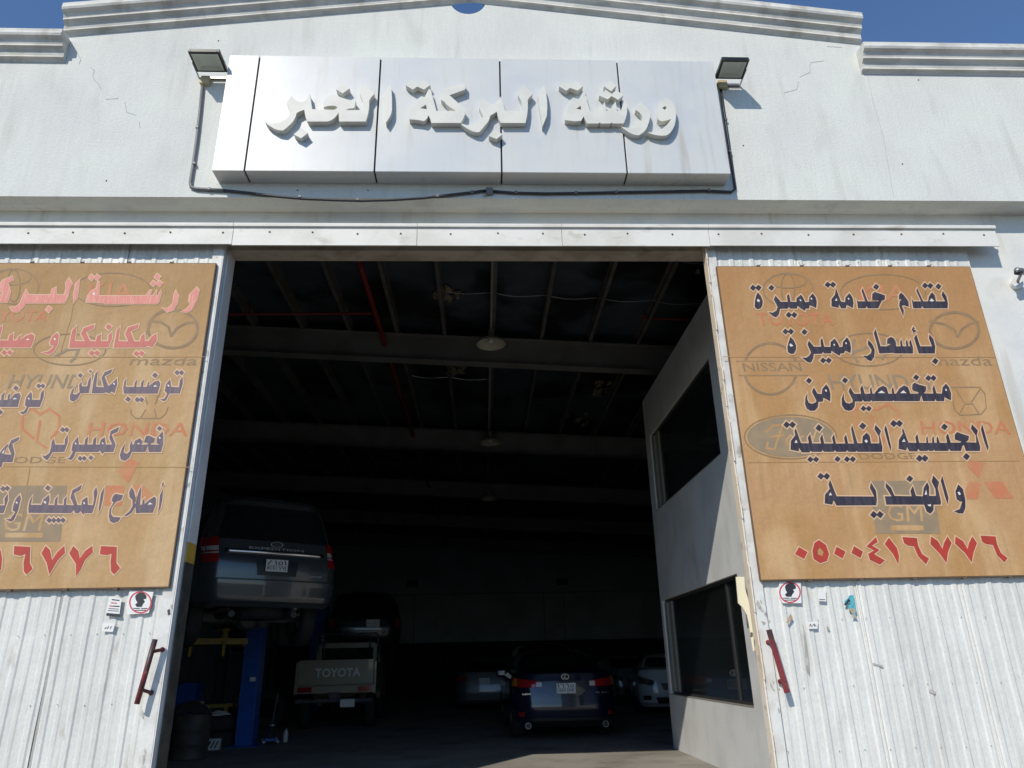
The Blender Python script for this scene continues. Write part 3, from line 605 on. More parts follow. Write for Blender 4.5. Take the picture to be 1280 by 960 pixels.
W(cI, [[(558,148),(600,190),(628,255),(765,258),(755,215),(775,175),(800,255),(855,258),(862,190),(890,145),(905,180),(905,255),(960,255),(955,200),(925,140),(938,90),(985,145),(975,190),(1000,300),(998,325),(940,325),(940,370),(915,398),(885,380),(865,325),(785,325),(645,325),(562,325),(550,258),(605,258),(558,185)], (750,118,28)], [[(868,245),(882,205),(888,245)], [(890,325),(920,322),(918,340),(900,335)]])
W(cI, [[(1010,92),(1060,270),(1055,325),(1035,270),(998,135)]])
W(cI, [[(1138,163),(1175,200),(1195,280),(1195,350),(1178,395),(1140,395),(1103,378),(1150,360),(1170,300),(1150,300),(1125,280),(1115,220)]], [(1145,235,14)])
for dgt, hh in (([(155,95),(198,120),(180,155),(135,130)], ()), ([(255,60),(290,85),(305,130),(295,165),(260,176),(228,155),(222,115),(232,75)], 1), ([(343,93),(388,118),(372,153),(330,128)], ()), ([(430,90),(475,118),(462,150),(417,125)], ()),
    ([(540,45),(548,70),(520,88),(558,110),(530,130),(585,162),(560,183),(510,160),(500,130),(530,112),(492,92)], ()), ([(605,48),(645,100),(655,140),(652,182),(625,130),(583,80)], ()), ([(672,45),(745,50),(750,85),(770,130),(805,152),(790,182),(750,140),(730,92),(700,88),(680,75)], ()),
    ([(815,42),(850,65),(872,105),(880,75),(898,42),(918,75),(900,120),(892,175),(860,130),(812,80)], ()), ([(938,42),(975,65),(998,105),(1005,75),(1022,42),(1045,75),(1028,120),(1018,172),(985,125),(935,78)], ()), ([(1063,38),(1138,42),(1145,80),(1165,125),(1198,150),(1182,172),(1145,135),(1125,85),(1090,80),(1070,68)], ())):
    pp = px_plane(crop(*cJ, [dgt]), Yw); hq = px_plane(crph(*cJ, [[(258,95),(278,118),(272,140),(248,132),(248,108)]]), Yw) if hh else []
    flat('digit', pp, hq, Yw, M['red'], BR); flat('lettering_outline', [grow(p, .010) for p in pp], hq, Yw+.0012, M['halo'], BR)
fixinv(BR, invR)
# --- left banner: faded emblems
A = lambda f, *a, **k: f(BL, Ye, *a, **k)
A(ring, 18, 358, 30, 22, 1.6); A(ring, 15, 346, 24, 10, 1.5); A(ring, 17, 357, 8, 20, 1.5); A(text_px, 'TOYOTA', (-30, 388), (62, 388), (-34, 402), 'faintred')
A(ring, 140, 362, 48, 21, 1.5); A(text_px, 'KIA', (112, 354), (168, 354), (109, 374), 'faintred')
A(ring, 216, 411, 31, 24, 3.4); A(strokes, [[(184,416),(188,401),(200,402),(211,409),(214,420),(221,410),(232,404),(245,402)]], 3.0)
A(text_px, 'mazda', (166, 445), (250, 445), (161, 456.5), 'faint', 0.0)
A(ring, 87, 437, 45, 19.5, 1.8); A(strokes, [[(68,446),(84,437),(98,436),(108,428)], [(98,437),(94,447),(88,452)]], 3.2, 'faint2')
A(text_px, 'HYUNDAI', (16, 468), (130, 468), (9, 485.5), 'faint2', .02)
A(strokes, [[(163,511),(164,518),(170,523),(200,523),(207,517),(210,509)], [(182,497),(184,505)], [(201,487),(194,505)], [(176,522),(182,512)], [(195,522),(193,511)]], 1.3)
A(text_px, 'HONDA', (112, 528), (238, 528), (108, 545), 'faintred', .02)
A(strokes, [[(28,516),(40,510),(50,518),(62,511),(74,520)], [(28,516),(28,536),(42,548)], [(74,520),(74,536),(64,548)], [(50,526),(46,552),(58,560)]], 3.0, 'faintred')
A(text_px, 'DODGE', (2, 571), (83, 571), (0, 579), 'faint', .0)
flat('printed_emblem', px_plane([[(158,572),(174,578),(160,604),(148,590)], [(133,607),(156,607),(152,632),(130,632)], [(164,607),(180,607),(196,624),(176,628)]], Ye), [], Ye, M['faintred'], BL)
flat('printed_emblem', px_plane([[(-8,607),(84,607),(75,677),(-22,677)]], Ye), [], Ye, M['faint2'], BL)
text_px(BL, Ye-.0004, 'GM', (8, 641), (56, 641), (2, 664), 'banner_l', .0)
flat('printed_emblem', px_plane([[(7,666),(54,666),(53,672),(6,672)]], Ye-.0004), [], Ye-.0004, M['banner_l'], BL)
for l_ in ([(-20, 446.5), (255, 446)], [(-20, 583), (238, 584)]): strokes(BL, Ye-.0008, [l_], .9, 'fold', 'fold_line')
for l_ in ([(98, 346), (88, 400), (80, 425), (74, 447)], [(37, 585), (34, 605), (26, 660)]): strokes(BL, Ye-.0008, [l_], 1.0, 'fold', 'fold_line')
# --- left banner: words
W = lambda *a, **k: word(BL, Yw, *a, **k)
cK = (0, 330, 9.846); cL = (120, 330, 9.143); cM = (0, 395, 11.636); cN = (70, 395, 9.143); cO = (0, 450, 10.667); cP = (110, 450, 9.846)
cQ = (0, 530, 11.636); cS = (100, 520, 10.667); cT = (0, 595, 10.667); cU = (100, 595, 10.667); cV = (0, 665, 7.529)
pk = dict(m='pink', halo=.007)
W(cK, [[(150,150),(160,200),(95,235),(130,345),(90,470),(-40,470),(-40,375),(45,375),(0,330),(-5,260),(30,200)]], **pk)
W(cK, [[(320,310),(350,378),(625,378),(640,310),(690,283),(690,378),(795,378),(815,290),(810,230),(848,170),(888,240),(850,320),(835,400),(795,480),(320,482),(270,550),(215,592),(155,580),(120,530),(190,530),(250,480),(285,385)], (600,558,42)], **pk)
W(cK, [[(985,180),(965,300),(950,420),(910,480),(905,380),(930,240)]], **pk)
W(cK, [[(1205,215),(1220,215),(1215,390),(1300,390),(1300,480),(1060,470),(1080,390),(1130,330),(1185,300)], (1127,165,40), (1197,165,40)], [[(1130,370),(1165,345),(1170,380)]], **pk)
W(cL, [[(105,362),(570,362),(620,295),(635,305),(615,362),(655,362),(690,300),(695,310),(680,362),(710,362),(740,300),(745,330),(715,440),(690,455),(105,455)], (703,148,38), (658,222,36), (727,222,36)], **pk)
W(cL, [[(910,295),(945,370),(930,450),(880,530),(820,550),(755,500),(820,510),(880,450),(890,360)]], **pk)
W(cL, [[(1150,265),(1178,300),(1150,420),(1090,530),(1030,555),(970,545),(1040,510),(1085,450),(1060,430),(1070,350)]], **pk)
rs = dict(m='rose', halo=.010)
W(cM, [[(-20,355),(120,355),(140,280),(195,245),(185,355),(245,355),(270,300),(305,275),(290,350),(380,285),(460,255),(500,290),(490,350),(445,455),(225,455),(110,455),(-40,455),(-40,350),(-10,170),(35,135),(15,240)], (60,530,42), (142,530,42)], [[(370,350),(400,325),(440,345)]], **rs)
W(cM, [[(830,240),(855,280),(840,400),(790,500),(720,560),(615,530),(700,515),(770,460),(780,430),(735,420),(725,380),(760,300)]], [(795,335,18)], **rs)
W(cN, [[(235,108),(215,285),(330,288),(285,205),(320,135),(440,95),(430,140),(340,185),(390,285),(455,290),(470,230),(515,205),(510,285),(595,288),(600,220),(635,180),(640,250),(600,358),(150,362),(170,230),(190,160)], (602,125,36), (407,422,34), (470,422,34)], **rs)
W(cN, [[(735,118),(710,285),(825,290),(790,205),(825,130),(945,92),(935,135),(850,175),(895,290),(960,290),(975,230),(1010,200),(1015,285),(1060,285),(1085,240),(1150,200),(1150,280),(1100,358),(1040,335),(1030,358),(660,362),(680,250),(695,160)], (918,428,34), (978,428,34)], **rs)
pu = dict(m='ink_l', halo=.011)
W(cO, [[(-40,540),(15,530),(20,470),(65,425),(45,530),(100,530),(105,470),(140,445),(125,530),(200,450),(260,440),(275,480),(235,625),(-40,625)], (212,375,38), (5,695,35)], [[(165,525),(195,500),(230,520)]], **pu)
W(cO, [[(410,425),(425,450),(425,530),(535,530),(545,440),(582,395),(585,480),(530,625),(385,625),(350,705),(300,725),(260,695),(320,685),(360,625),(330,600),(350,500)], (515,345,34), (570,345,34)], [(382,515,14)], **pu)
W(cO, [[(1085,285),(1090,350),(1165,350),(1180,270),(1215,215),(1210,300),(1185,440),(1070,445),(1035,520),(975,555),(935,535),(930,480),(960,400),(1000,345),(970,450),(1010,462),(1060,430),(1055,330)], (1070,205,35), (1205,150,22)], **pu)
W(cP, [[(120,135),(100,330),(195,335),(165,220),(205,150),(305,110),(280,160),(205,200),(250,320),(280,300),(355,225),(360,300),(325,410),(285,385),(270,415),(215,395),(200,410),(45,410),(70,250),(90,170)]], [(320,292,14)], **pu)
W(cP, [[(475,225),(460,330),(570,330),(575,280),(608,235),(590,330),(650,330),(655,280),(690,235),(675,330),(725,330),(735,285),(755,255),(745,325),(820,265),(870,250),(890,290),(855,412),(440,412),(435,340),(450,260)], (825,188,36), (492,482,36), (607,488,34), (657,488,34)], [[(800,330),(825,305),(855,325)]], **pu)
W(cP, [[(1010,235),(1025,330),(1120,335),(1130,250),(1165,205),(1165,290),(1130,412),(1000,412),(960,495),(930,508),(885,480),(940,475),(975,415),(945,380),(960,300)], (1097,155,34), (1150,155,34)], [(988,315,14)], **pu)
W(cQ, [[(280,185),(265,240),(180,285),(210,430),(180,555),(-40,555),(-40,450),(-5,430),(30,370),(115,285),(60,440),(165,445),(120,330),(165,235)], [(-20,548),(40,548),(30,610),(-20,650)]], [[(25,420),(70,360),(50,430)]], **pu)
W(cQ, [[(785,210),(800,300),(940,300),(945,220),(985,150),(985,260),(935,405),(760,410),(710,500),(680,528),(635,490),(612,455),(660,465),(720,420),(745,330),(750,260)], (910,82,40), (970,82,40)], **pu)
W(cQ, [[(1135,180),(1145,300),(1180,300),(1180,405),(1100,405),(1075,480),(1030,525),(960,492),(1010,490),(1060,405),(1040,380),(1060,280)], (1165,500,38), (1225,500,38)], [(1100,285,16)], **pu)
W(cS, [[(10,380),(60,380),(70,310),(110,270),(95,380),(170,380),(180,310),(220,270),(210,380),(262,380),(275,320),(330,280),(345,380),(430,380),(390,290),(410,200),(525,145),(500,210),(420,245),(475,380),(445,480),(320,480),(300,510),(262,460),(240,480),(10,480)], (145,555,35)], [(302,365,14)], **pu)
W(cS, [[(1100,205),(1112,260),(1110,380),(1080,480),(915,480),(905,395),(870,480),(690,480),(655,560),(600,598),(545,580),(532,520),(560,430),(605,360),(580,480),(620,505),(665,470),(665,390),(690,320),(695,385),(720,375),(730,330),(800,295),(830,330),(820,382),(895,382),(910,360),(850,350),(880,270),(920,258),(1000,300),(990,350),(945,365),(950,382),(1060,382),(1020,360),(1030,280)], (1060,165,35)], [[(760,375),(780,355),(800,375)], (1062,290,16)], **pu)
W(cT, [[(105,235),(105,320),(45,495),(-40,495),(-40,390),(65,390),(60,300)], (40,170,40), (98,165,38)], **pu)
W(cT, [[(265,250),(278,300),(240,460),(180,590),(140,610),(75,575),(140,570),(205,480),(170,460),(175,400),(215,300)]], [(222,355,16)], **pu)
W(cT, [[(435,260),(410,385),(555,385),(580,310),(655,250),(660,320),(640,385),(725,388),(735,310),(770,265),(760,385),(850,388),(855,310),(890,270),(880,385),(985,388),(940,290),(965,190),(1095,115),(1070,185),(985,230),(1030,385),(1085,388),(1095,320),(1165,280),(1170,385),(1240,388),(1255,300),(1247,210),(1285,145),(1300,225),(1285,290),(1260,400),(1230,495),(1120,495),(1115,520),(1070,465),(1050,495),(1000,495),(985,450),(945,495),(380,490),(380,410),(400,320)], (640,160,40), (655,590,38), (715,590,38), (780,590,38), (840,590,38)], [(598,350,20), (1122,362,16)], **pu)
W(cU, [[(325,145),(305,300),(275,430),(245,495),(255,400),(280,230)]], **pu)
W(cU, [[(470,238),(575,255),(550,320),(480,345),(420,420),(410,500),(440,545),(545,552),(510,605),(450,628),(400,605),(385,540),(395,440),(450,350),(420,330),(440,270)]], **pu)
W(cU, [[(688,145),(720,200),(738,290),(730,370),(745,360),(760,280),(790,190),(820,140),(800,380),(800,495),(745,495),(740,410),(690,490),(630,530),(580,535),(660,470),(700,400),(700,320),(660,280),(655,220)]], **pu)
W(cU, [[(800,385),(830,380),(835,330),(860,290),(860,375),(920,320),(990,275),(1015,300),(1010,380),(970,490),(800,490)]], [[(900,385),(930,350),(970,375)]], **pu)
W(cU, [[(1105,170),(1100,300),(1075,420),(1040,495),(1055,400),(1065,260)]], **pu)
W(cU, [[(1110,75),(1120,95),(1105,105),(1125,120),(1085,155),(1100,130),(1088,115)]], **pu)
for dgt in ([(-20,160),(5,170),(20,250),(10,350),(-20,380)], [(135,132),(285,140),(280,290),(308,345),(250,402),(225,370),(222,290),(240,205),(190,225),(130,210)], [(430,130),(470,170),(490,265),(540,190),(605,130),(612,195),(540,270),(500,340),(465,400),(440,290),(390,200)],
            [(690,132),(735,175),(750,250),(800,180),(868,130),(873,190),(800,260),(760,350),(715,415),(715,300),(652,200)], [(950,132),(1098,140),(1095,290),(1130,340),(1075,400),(1045,370),(1040,280),(1050,205),(1000,218),(940,208)]):
    pp = px_plane(crop(*cV, [dgt]), Yw)
    flat('digit', pp, [], Yw, M['red'], BL); flat('lettering_outline', [grow(p, .010) for p in pp], [], Yw+.0012, M['halo'], BL)
fixinv(BL, invL)

# ---------------------------------------------------------------- main sign
SF = -.20; sx0, sx1, sz0, sz1 = -2.65, 2.548, 5.862, 7.345
SG = empty('sign_box', (0, 0, sz0)); tag(SG, 'long white panelled box sign with raised Arabic letters above the doorway', 'sign')
sinv = Matrix.Translation((0, 0, -sz0))
jx = [sx0] + [(P(a[0], a[1], SF).x+P(b[0], b[1], SF).x)/2 for a, b in (((323.5,69),(307,213)), ((475,71),(469,217)), ((625,73),(627,218)), ((772,74),(783,217)))] + [sx1]
MB().box(sx0+.02, sx1-.02, SF+.02, -.001, sz0+.015, sz1-.015).build('backing', M['gap'], SG)
for i in range(5):
    mb = MB(); a, b = jx[i]+(.009 if i else 0), jx[i+1]-(.009 if i < 4 else 0)
    mb.box(a, b, SF, SF+.018, sz0+.003, sz1); mb.box(a, b, SF+.002, -.001, sz0, sz0+.012); mb.box(a, b, SF+.018, -.001, sz1-.012, sz1)
    if i == 0: mb.box(a, a+.012, SF+.018, -.001, sz0+.012, sz1-.012)
    if i == 4: mb.box(b-.012, b, SF+.018, -.001, sz0+.012, sz1-.012)
    mb.build('panel', M['alu'], SG, bevel=.0015)
YL = SF-.068
def raised(C, poly, holes=()):
    o = flat('letter', px_plane(crop(*C, [poly] if isinstance(poly, list) else [poly]), YL), px_plane(crph(*C, holes), YL), YL, M['letter'], SG, depth=.066)
    return o
z1 = (325, 90, 7.314); z2 = (460, 90, 7.314); z3 = (570, 90, 7.314); z4 = (690, 90, 7.314)
raised(z1, [(45,455),(100,468),(165,465),(225,440),(262,408),(278,385),(262,335),(240,285),(265,250),(290,215),(305,235),(320,250),(338,265),(355,273),(378,275),(400,270),(418,258),(432,240),(455,200),(463,250),(470,300),(477,340),(680,345),(700,332),(708,322),(690,312),(660,308),(615,311),(580,322),(576,300),(580,275),(592,250),(612,228),(635,214),(660,208),(690,210),(740,232),(800,252),(875,262),(862,330),(815,335),(780,347),(940,348),(942,300),(938,260),(925,228),(910,195),(912,165),(930,135),(965,105),(975,128),(988,148),(1012,168),(1045,190),(1040,207),(1020,225),(998,260),(998,310),(990,370),(978,420),(965,452),(722,452),(718,372),(700,398),(680,420),(652,440),(620,452),(435,452),(420,425),(410,385),(405,345),(370,356),(335,375),(325,410),(310,438),(290,465),(265,490),(240,512),(210,535),(180,533),(155,528),(130,518),(105,502),(70,480)])
raised(z1, [(757,105),(820,150),(755,195),(695,158)]); raised(z1, [(375,510),(438,558),(375,605),(308,570)])
raised(z1, [(1192,115),(1198,145),(1203,180),(1206,240),(1206,350),(1200,378),(1188,405),(1170,435),(1150,465),(1145,410),(1138,330),(1128,205),(1150,170)])
raised(z2, [(378,432),(382,390),(390,355),(402,325),(420,298),(440,275),(480,248),(520,225),(538,188),(555,155),(575,165),(590,225),(608,290),(625,355),(800,355),(755,325),(715,295),(700,275),(680,262),(668,250),(672,220),(682,185),(695,150),(890,103),(888,160),(745,212),(790,252),(840,298),(890,345),(888,380),(875,415),(850,465),(580,465),(570,430),(552,395),(545,415),(535,430),(512,450),(470,440),(385,432)], [[(475,330),(530,298),(538,340)]])
raised(z2, [(395,68),(450,108),(505,70),(570,118),(512,160),(450,132),(410,160),(345,122)])
raised(z3, [(45,470),(100,485),(150,485),(200,460),(230,435),(250,410),(232,370),(210,320),(228,275),(250,235),(280,270),(300,287),(320,295),(340,294),(360,285),(378,268),(392,250),(405,222),(418,255),(430,290),(440,320),(450,350),(460,355),(610,355),(606,310),(600,270),(585,240),(567,210),(580,170),(615,110),(655,155),(700,195),(690,215),(672,232),(655,255),(658,330),(650,400),(635,465),(410,465),(395,440),(382,400),(372,362),(345,380),(312,400),(305,430),(288,462),(260,495),(235,525),(210,550),(185,550),(160,545),(130,532),(100,515),(60,490)])
raised(z3, [(360,522),(425,570),(370,612),(300,585)])
raised(z3, [(800,120),(812,150),(824,200),(833,260),(835,330),(830,400),(812,445),(790,495),(783,440),(770,360),(758,290),(750,210),(775,165)])
raised(z4, [(120,435),(123,395),(130,365),(142,335),(158,308),(185,280),(215,258),(250,240),(272,200),(290,165),(310,230),(330,300),(350,360),(440,360),(455,320),(482,270),(490,310),(495,355),(530,355),(550,310),(582,270),(588,310),(594,355),(628,358),(640,320),(650,285),(668,250),(685,290),(688,330),(685,380),(672,430),(655,470),(555,470),(545,460),(535,470),(445,470),(438,460),(425,470),(320,470),(305,440),(288,405),(278,425),(265,445),(210,450),(125,440)], [[(220,335),(262,308),(268,345)]])
raised(z4, [(110,80),(165,115),(215,80),(285,128),(235,170),(165,145),(130,172),(65,130)])
raised(z4, [(530,78),(588,125),(540,176),(475,130)]); raised(z4, [(492,162),(545,200),(590,165),(652,212),(605,255),(545,220),(510,250),(432,215)])
raised(z4, [(795,278),(825,290),(850,310),(872,330),(885,350),(893,375),(895,400),(893,440),(880,475),(868,508),(850,535),(825,558),(795,578),(760,575),(730,565),(700,550),(665,525),(630,497),(680,508),(720,510),(752,498),(780,480),(805,462),(825,440),(828,420),(822,398),(800,370),(765,345)])
raised(z4, [(1045,235),(1070,245),(1090,265),(1110,295),(1125,330),(1133,365),(1135,400),(1130,445),(1120,490),(1102,525),(1080,555),(1060,570),(1040,580),(1000,582),(960,578),(930,572),(870,553),(910,551),(950,545),(982,533),(1010,515),(1040,492),(1065,465),(1090,430),(1040,445),(1000,450),(982,443),(970,430),(966,405),(965,380),(968,345),(975,320),(985,292),(1000,270),(1020,248)], [[(1005,328),(1035,310),(1050,328),(1030,345)]])
fixinv(SG, sinv)

# ---------------------------------------------------------------- floodlights and their cable
def flood(label, ol, orr, il, ir, bx_, Yo=-.36, Yi=-.10):
    a, b, c, d = P(*ol, Yo), P(*orr, Yo), P(*ir, Yi), P(*il, Yi)
    cx = (a.x+b.x+c.x+d.x)/4; w = ((b.x-a.x)+(c.x-d.x))/2; zo = (a.z+b.z)/2; zi = (c.z+d.z)/2
    q = P(*bx_, -.03); F_ = empty('floodlight', (q.x, 0, q.z)); tag(F_, label, 'floodlight', 'floodlights beside the sign')
    o_, i_ = Vector(((a.x+b.x)/2, Yo, zo)), Vector(((c.x+d.x)/2, Yi, zi)); yv = (i_-o_); L = yv.length; yv.normalize(); xv = Vector((1,0,0)); zv = xv.cross(yv)
    if zv.z < 0: zv = -zv
    c0 = (o_+i_)/2; mb = MB(); t = .011; rim = .026
    for sgn in (-1, 1):
        mb.obox(c0+xv*sgn*(w/2-rim/2), xv*rim/2, yv*L/2, zv*t); mb.obox(c0+yv*sgn*(L/2-rim/2), xv*(w/2-rim), yv*rim/2, zv*t)
    mb.obox(c0+zv*(t+.012), xv*(w/2-.004), yv*(L/2-.004), zv*.012)
    for k in range(7): mb.obox(c0+zv*(t+.034)+xv*w*(k/6-.5)*.8, xv*.003, yv*L*.36, zv*.012)
    mb.build('head', M['black'], F_, bevel=.003)
    mb = MB(); W2, L2 = w/2-rim, L/2-rim; bq = c0+zv*.009
    def fr(k, h): return [bq+xv*i*W2*k+yv*j*L2*k-zv*(0 if k < 1 else .024)*h for (i, j) in ((-1,-1),(1,-1),(1,1),(-1,1))]
    A_, B_ = fr(1, 1), fr(.62, 0); mb.add(A_+B_, [(0,1,5,4),(1,2,6,5),(2,3,7,6),(3,0,4,7),(4,5,6,7)]); mb.build('reflector', M['reflector'], F_)
    MB().obox(c0-zv*.013, xv*W2, yv*L2, zv*.002).build('lens', M['lens'], F_)
    mb = MB()
    for sgn in (-1, 1): mb.bar(c0+xv*sgn*(w/2+.004)+zv*.0, Vector((cx+sgn*(w/2+.004), -.012, zi-.01)), .006, .025)
    mb.bar(Vector((cx-w/2-.005, -.014, zi-.01)), Vector((cx+w/2+.005, -.014, zi-.01)), .022, .025); mb.build('bracket', M['steel'], F_)
    MB().box(q.x-.05, q.x+.05, -.055, -.001, q.z-.05, q.z+.05).build('junction_box', M['jbox'], F_, bevel=.006)
    i2 = Matrix.Translation((-q.x, 0, -q.z)); fixinv(F_, i2); return q
qL = flood('black floodlight at the left end of the sign, over a yellowed box', (233, 64.5), (276, 63), (247.5, 89.5), (283.5, 89.2), (256.5, 101))
qR = flood('black floodlight at the right end of the sign, casting a slanted shadow', (900, 73.5), (939, 74.2), (896, 98), (926, 98), (903, 106))
def run(name, label, pts, r, m, Y=-.02, clips=()):
    q = [P(a, b, Y) for a, b in pts]; E_ = empty(name, (q[0].x, 0, q[0].z)); tag(E_, label, 'cable')
    MB().tube(q, r, 8).build('cable_run', M[m], E_, smooth=True)
    for c in clips:
        p = P(*c, Y); MB().box(p.x-.014, p.x+.014, Y-r-.006, -.001, p.z-.012, p.z+.012).build('clip', M['cable'], E_)
    fixinv(E_, Matrix.Translation((-q[0].x, 0, -q[0].z)))
run('conduit', 'grey conduit dropping from the left floodlight and turning under the sign', [(253,108),(250,140),(246,175),(241,210),(238,228),(239,234),(245,236),(262,237),(280,238)], .017, 'cable', clips=((247,160),(243,205),(262,237)))
run('cable', 'black cable sagging under the left half of the sign', [(280,238),(310,241),(345,245.5),(380,248.5),(415,250),(450,251),(490,250),(530,247.5),(560,244),(590,240.5),(609,238)], .014, 'cable2', clips=((375,246.5),(447,250),(547,245.5),(590,240.5)))
run('cable', 'black cable running straight under the right half of the sign to the floodlight', [(616,239),(640,241),(680,242),(720,241.5),(770,240.5),(830,239.5),(880,238.5),(914,240),(919,236),(916,215),(911,180),(905,140),(901,112)], .014, 'cable2', clips=((645,241),(720,241.5),(770,240.5),(886,238.5),(912,190),(907,150)))
q = P(612, 238.5, -.03); tag(MB().box(q.x-.035, q.x+.035, -.045, -.001, q.z-.035, q.z+.035).obox((q.x-.02, -.03, q.z-.03), (.05,0,.02), (0,.008,0), (-.004,0,.012)).build('junction_box', M['cable'], bevel=.004), 'small grey junction box where the two black cables meet under the sign', 'junction box')

# ---------------------------------------------------------------- stickers on the doors
def sticker(name, label, poly, m, Y, cat='sticker', grp=None):
    pp = px_plane([poly], Y); cx = sum(p[0] for p in pp[0])/len(pp[0]); cz = min(p[1] for p in pp[0])
    e = empty(name, (cx, Y, cz)); tag(e, label, cat, grp)
    flat('paper', pp, [], Y, M[m], e, depth=.001); return e, Matrix.Translation((-cx, -Y, -cz))
YS = .1645
def masksticker(label, poly, c, r):
    e, inv = sticker('sticker', label, poly, 'sticker', YS, grp='round face mask stickers'); Y = YS-.0006; x, y = c
    flat('red_ring', px_plane([ellipse(x, y, r, r*.98)], Y), px_plane([ellipse(x, y, r*.87, r*.85)], Y), Y, M['stickred'], e)
    s = r/15.0
    hd = [(-1,-13),(4,-13),(8,-9),(8,-5),(4,-4),(6,-1),(3,3),(2,6),(-5,6),(-7,3),(-4,0),(-6,-3),(-7,-8),(-5,-11)]
    flat('printed_head', px_plane([[(x+a*s, y+b*s) for a, b in hd]], Y), [], Y, M['stickblk'], e)
    strokes(e, Y, [[(x-9*s, y+8*s), (x-1*s, y+8*s)], [(x+1*s, y+8.2*s), (x+9*s, y+8*s)], [(x-7*s, y+10.6*s), (x+7*s, y+10.4*s)]], 1.2*s, 'stickblk', 'printed_lines')
    fixinv(e, inv)
masksticker('round red ringed face mask sticker peeling on the left door beside the handle', [(162,738),(192,740),(190,748),(186,766),(180,767),(159,768),(158,757)], (175.5, 753), 14.2)
masksticker('round red ringed face mask sticker below the corner of the right banner', [(974,727),(1001,728),(1002,754),(978,754),(973,744)], (987.5, 740.5), 13.6)
e, inv = sticker('sticker', 'narrow white printed sticker with dark bottom bar on the left door', [(137,746),(152,748),(149,770),(132,768)], 'sticker', YS)
strokes(e, YS-.0006, [[(134,768),(149,769.3)]], 3.6, 'stickblk', 'printed_bar'); strokes(e, YS-.0006, [[(140,749.5),(149,750.5)], [(138,757.5),(149,758)]], 1.4, 'stickblk', 'printed_lines'); strokes(e, YS-.0006, [[(139,753.5),(146,754)], [(137,757.4),(141,757.6)]], 1.3, 'stickred', 'printed_lines')
strokes(e, YS-.0006, [[(136,760.5),(148,761.5)], [(135,763),(148,764)]], 1.1, 'cable', 'printed_lines'); fixinv(e, inv)
e, inv = sticker('sticker', 'tiny white sticker under the narrow printed one on the left door', [(128,779),(144,779),(141,790),(127,789)], 'sticker', YS)
strokes(e, YS-.0006, [[(131,786),(133,784)], [(134,786),(136,783)], [(138,786),(139,783)]], 1.0, 'stickblk', 'printed_lines'); fixinv(e, inv)
e, inv = sticker('sticker', 'small white label hanging on the right door between the round and teal stickers', [(1022,736),(1032,737),(1033,752),(1023,751)], 'sticker', YS)
strokes(e, YS-.0006, [[(1024.5,749.3),(1031,749.6)]], .9, 'stickblk', 'printed_lines'); fixinv(e, inv)
e, inv = sticker('sticker', 'small white sticker with faint writing below the round one on the right door', [(1010,778),(1022,776),(1022,786),(1011,786)], 'sticker', YS)
strokes(e, YS-.0006, [[(1012,783),(1013,780),(1014,783)], [(1015,783),(1017,780)], [(1018,783),(1018,780),(1020,783)]], .8, 'stickblk', 'printed_lines'); fixinv(e, inv)
e, inv = sticker('sticker', 'torn teal and brown sticker remnant on the right door', [(1062,744),(1067,744),(1068,750),(1069,758),(1071,765),(1069,768),(1072,773),(1065,771),(1066,766),(1061,762),(1060,757),(1064,755),(1061,752),(1055,756),(1056,751),(1060,748)], 'teal', YS)
flat('worn_patch', px_plane([[(1061,760),(1068,761),(1070,766),(1065,767)]], YS-.0006), [], YS-.0006, M['stickbrown'], e)
flat('worn_patch', px_plane([[(1055,756),(1061,748),(1063,751),(1057,757)]], YS-.0006), [], YS-.0006, M['stickblk'], e)
flat('worn_patch', px_plane([[(1065,768),(1069,768),(1072,773),(1065,772)]], YS-.0006), [], YS-.0006, M['scuff'], e); fixinv(e, inv)
e, inv = sticker('tape_flake', 'curled tan flake of tape stuck below the round sticker on the right door', [(988,767),(991,772),(985,780),(983,778)], 'stickbrown', YS-.006, 'tape'); fixinv(e, inv)

# ---------------------------------------------------------------- camera on the wall at the far right
q = P(1280, 345, .1); E_ = empty('security_camera', (q.x, .25, q.z)); tag(E_, 'white wall mounted dome camera right of the right door', 'security camera')
mb = MB().lathe([(.055,0),(.055,.03),(.035,.05)], (q.x, 0, q.z), 'y', 16); o = MB().lathe([(0,.2),(.06,.2),(.06,.249),(0,.249)], (q.x, 0, q.z-.02), 'y', 18).build('base', M['sticker'], E_)
MB().tube([(q.x, .2, q.z-.01), (q.x-.02, .13, q.z+.01), (q.x-.03, .08, q.z+.035)], .014, 8).build('arm', M['steel'], E_, smooth=True)
MB().tube([(q.x-.12, .05, q.z+.02), (q.x-.10, .05, q.z+.035), (q.x+.05, .11, q.z+.05)], [.012, .034, .034], 12).build('hood', M['steel'], E_, smooth=True)
MB().tube([(q.x-.122, .048, q.z+.005), (q.x-.06, .065, q.z+.02)], [.02, .028], 12).build('lens', M['black'], E_, smooth=True)
fixinv(E_, Matrix.Translation((-q.x, -.25, -q.z)))

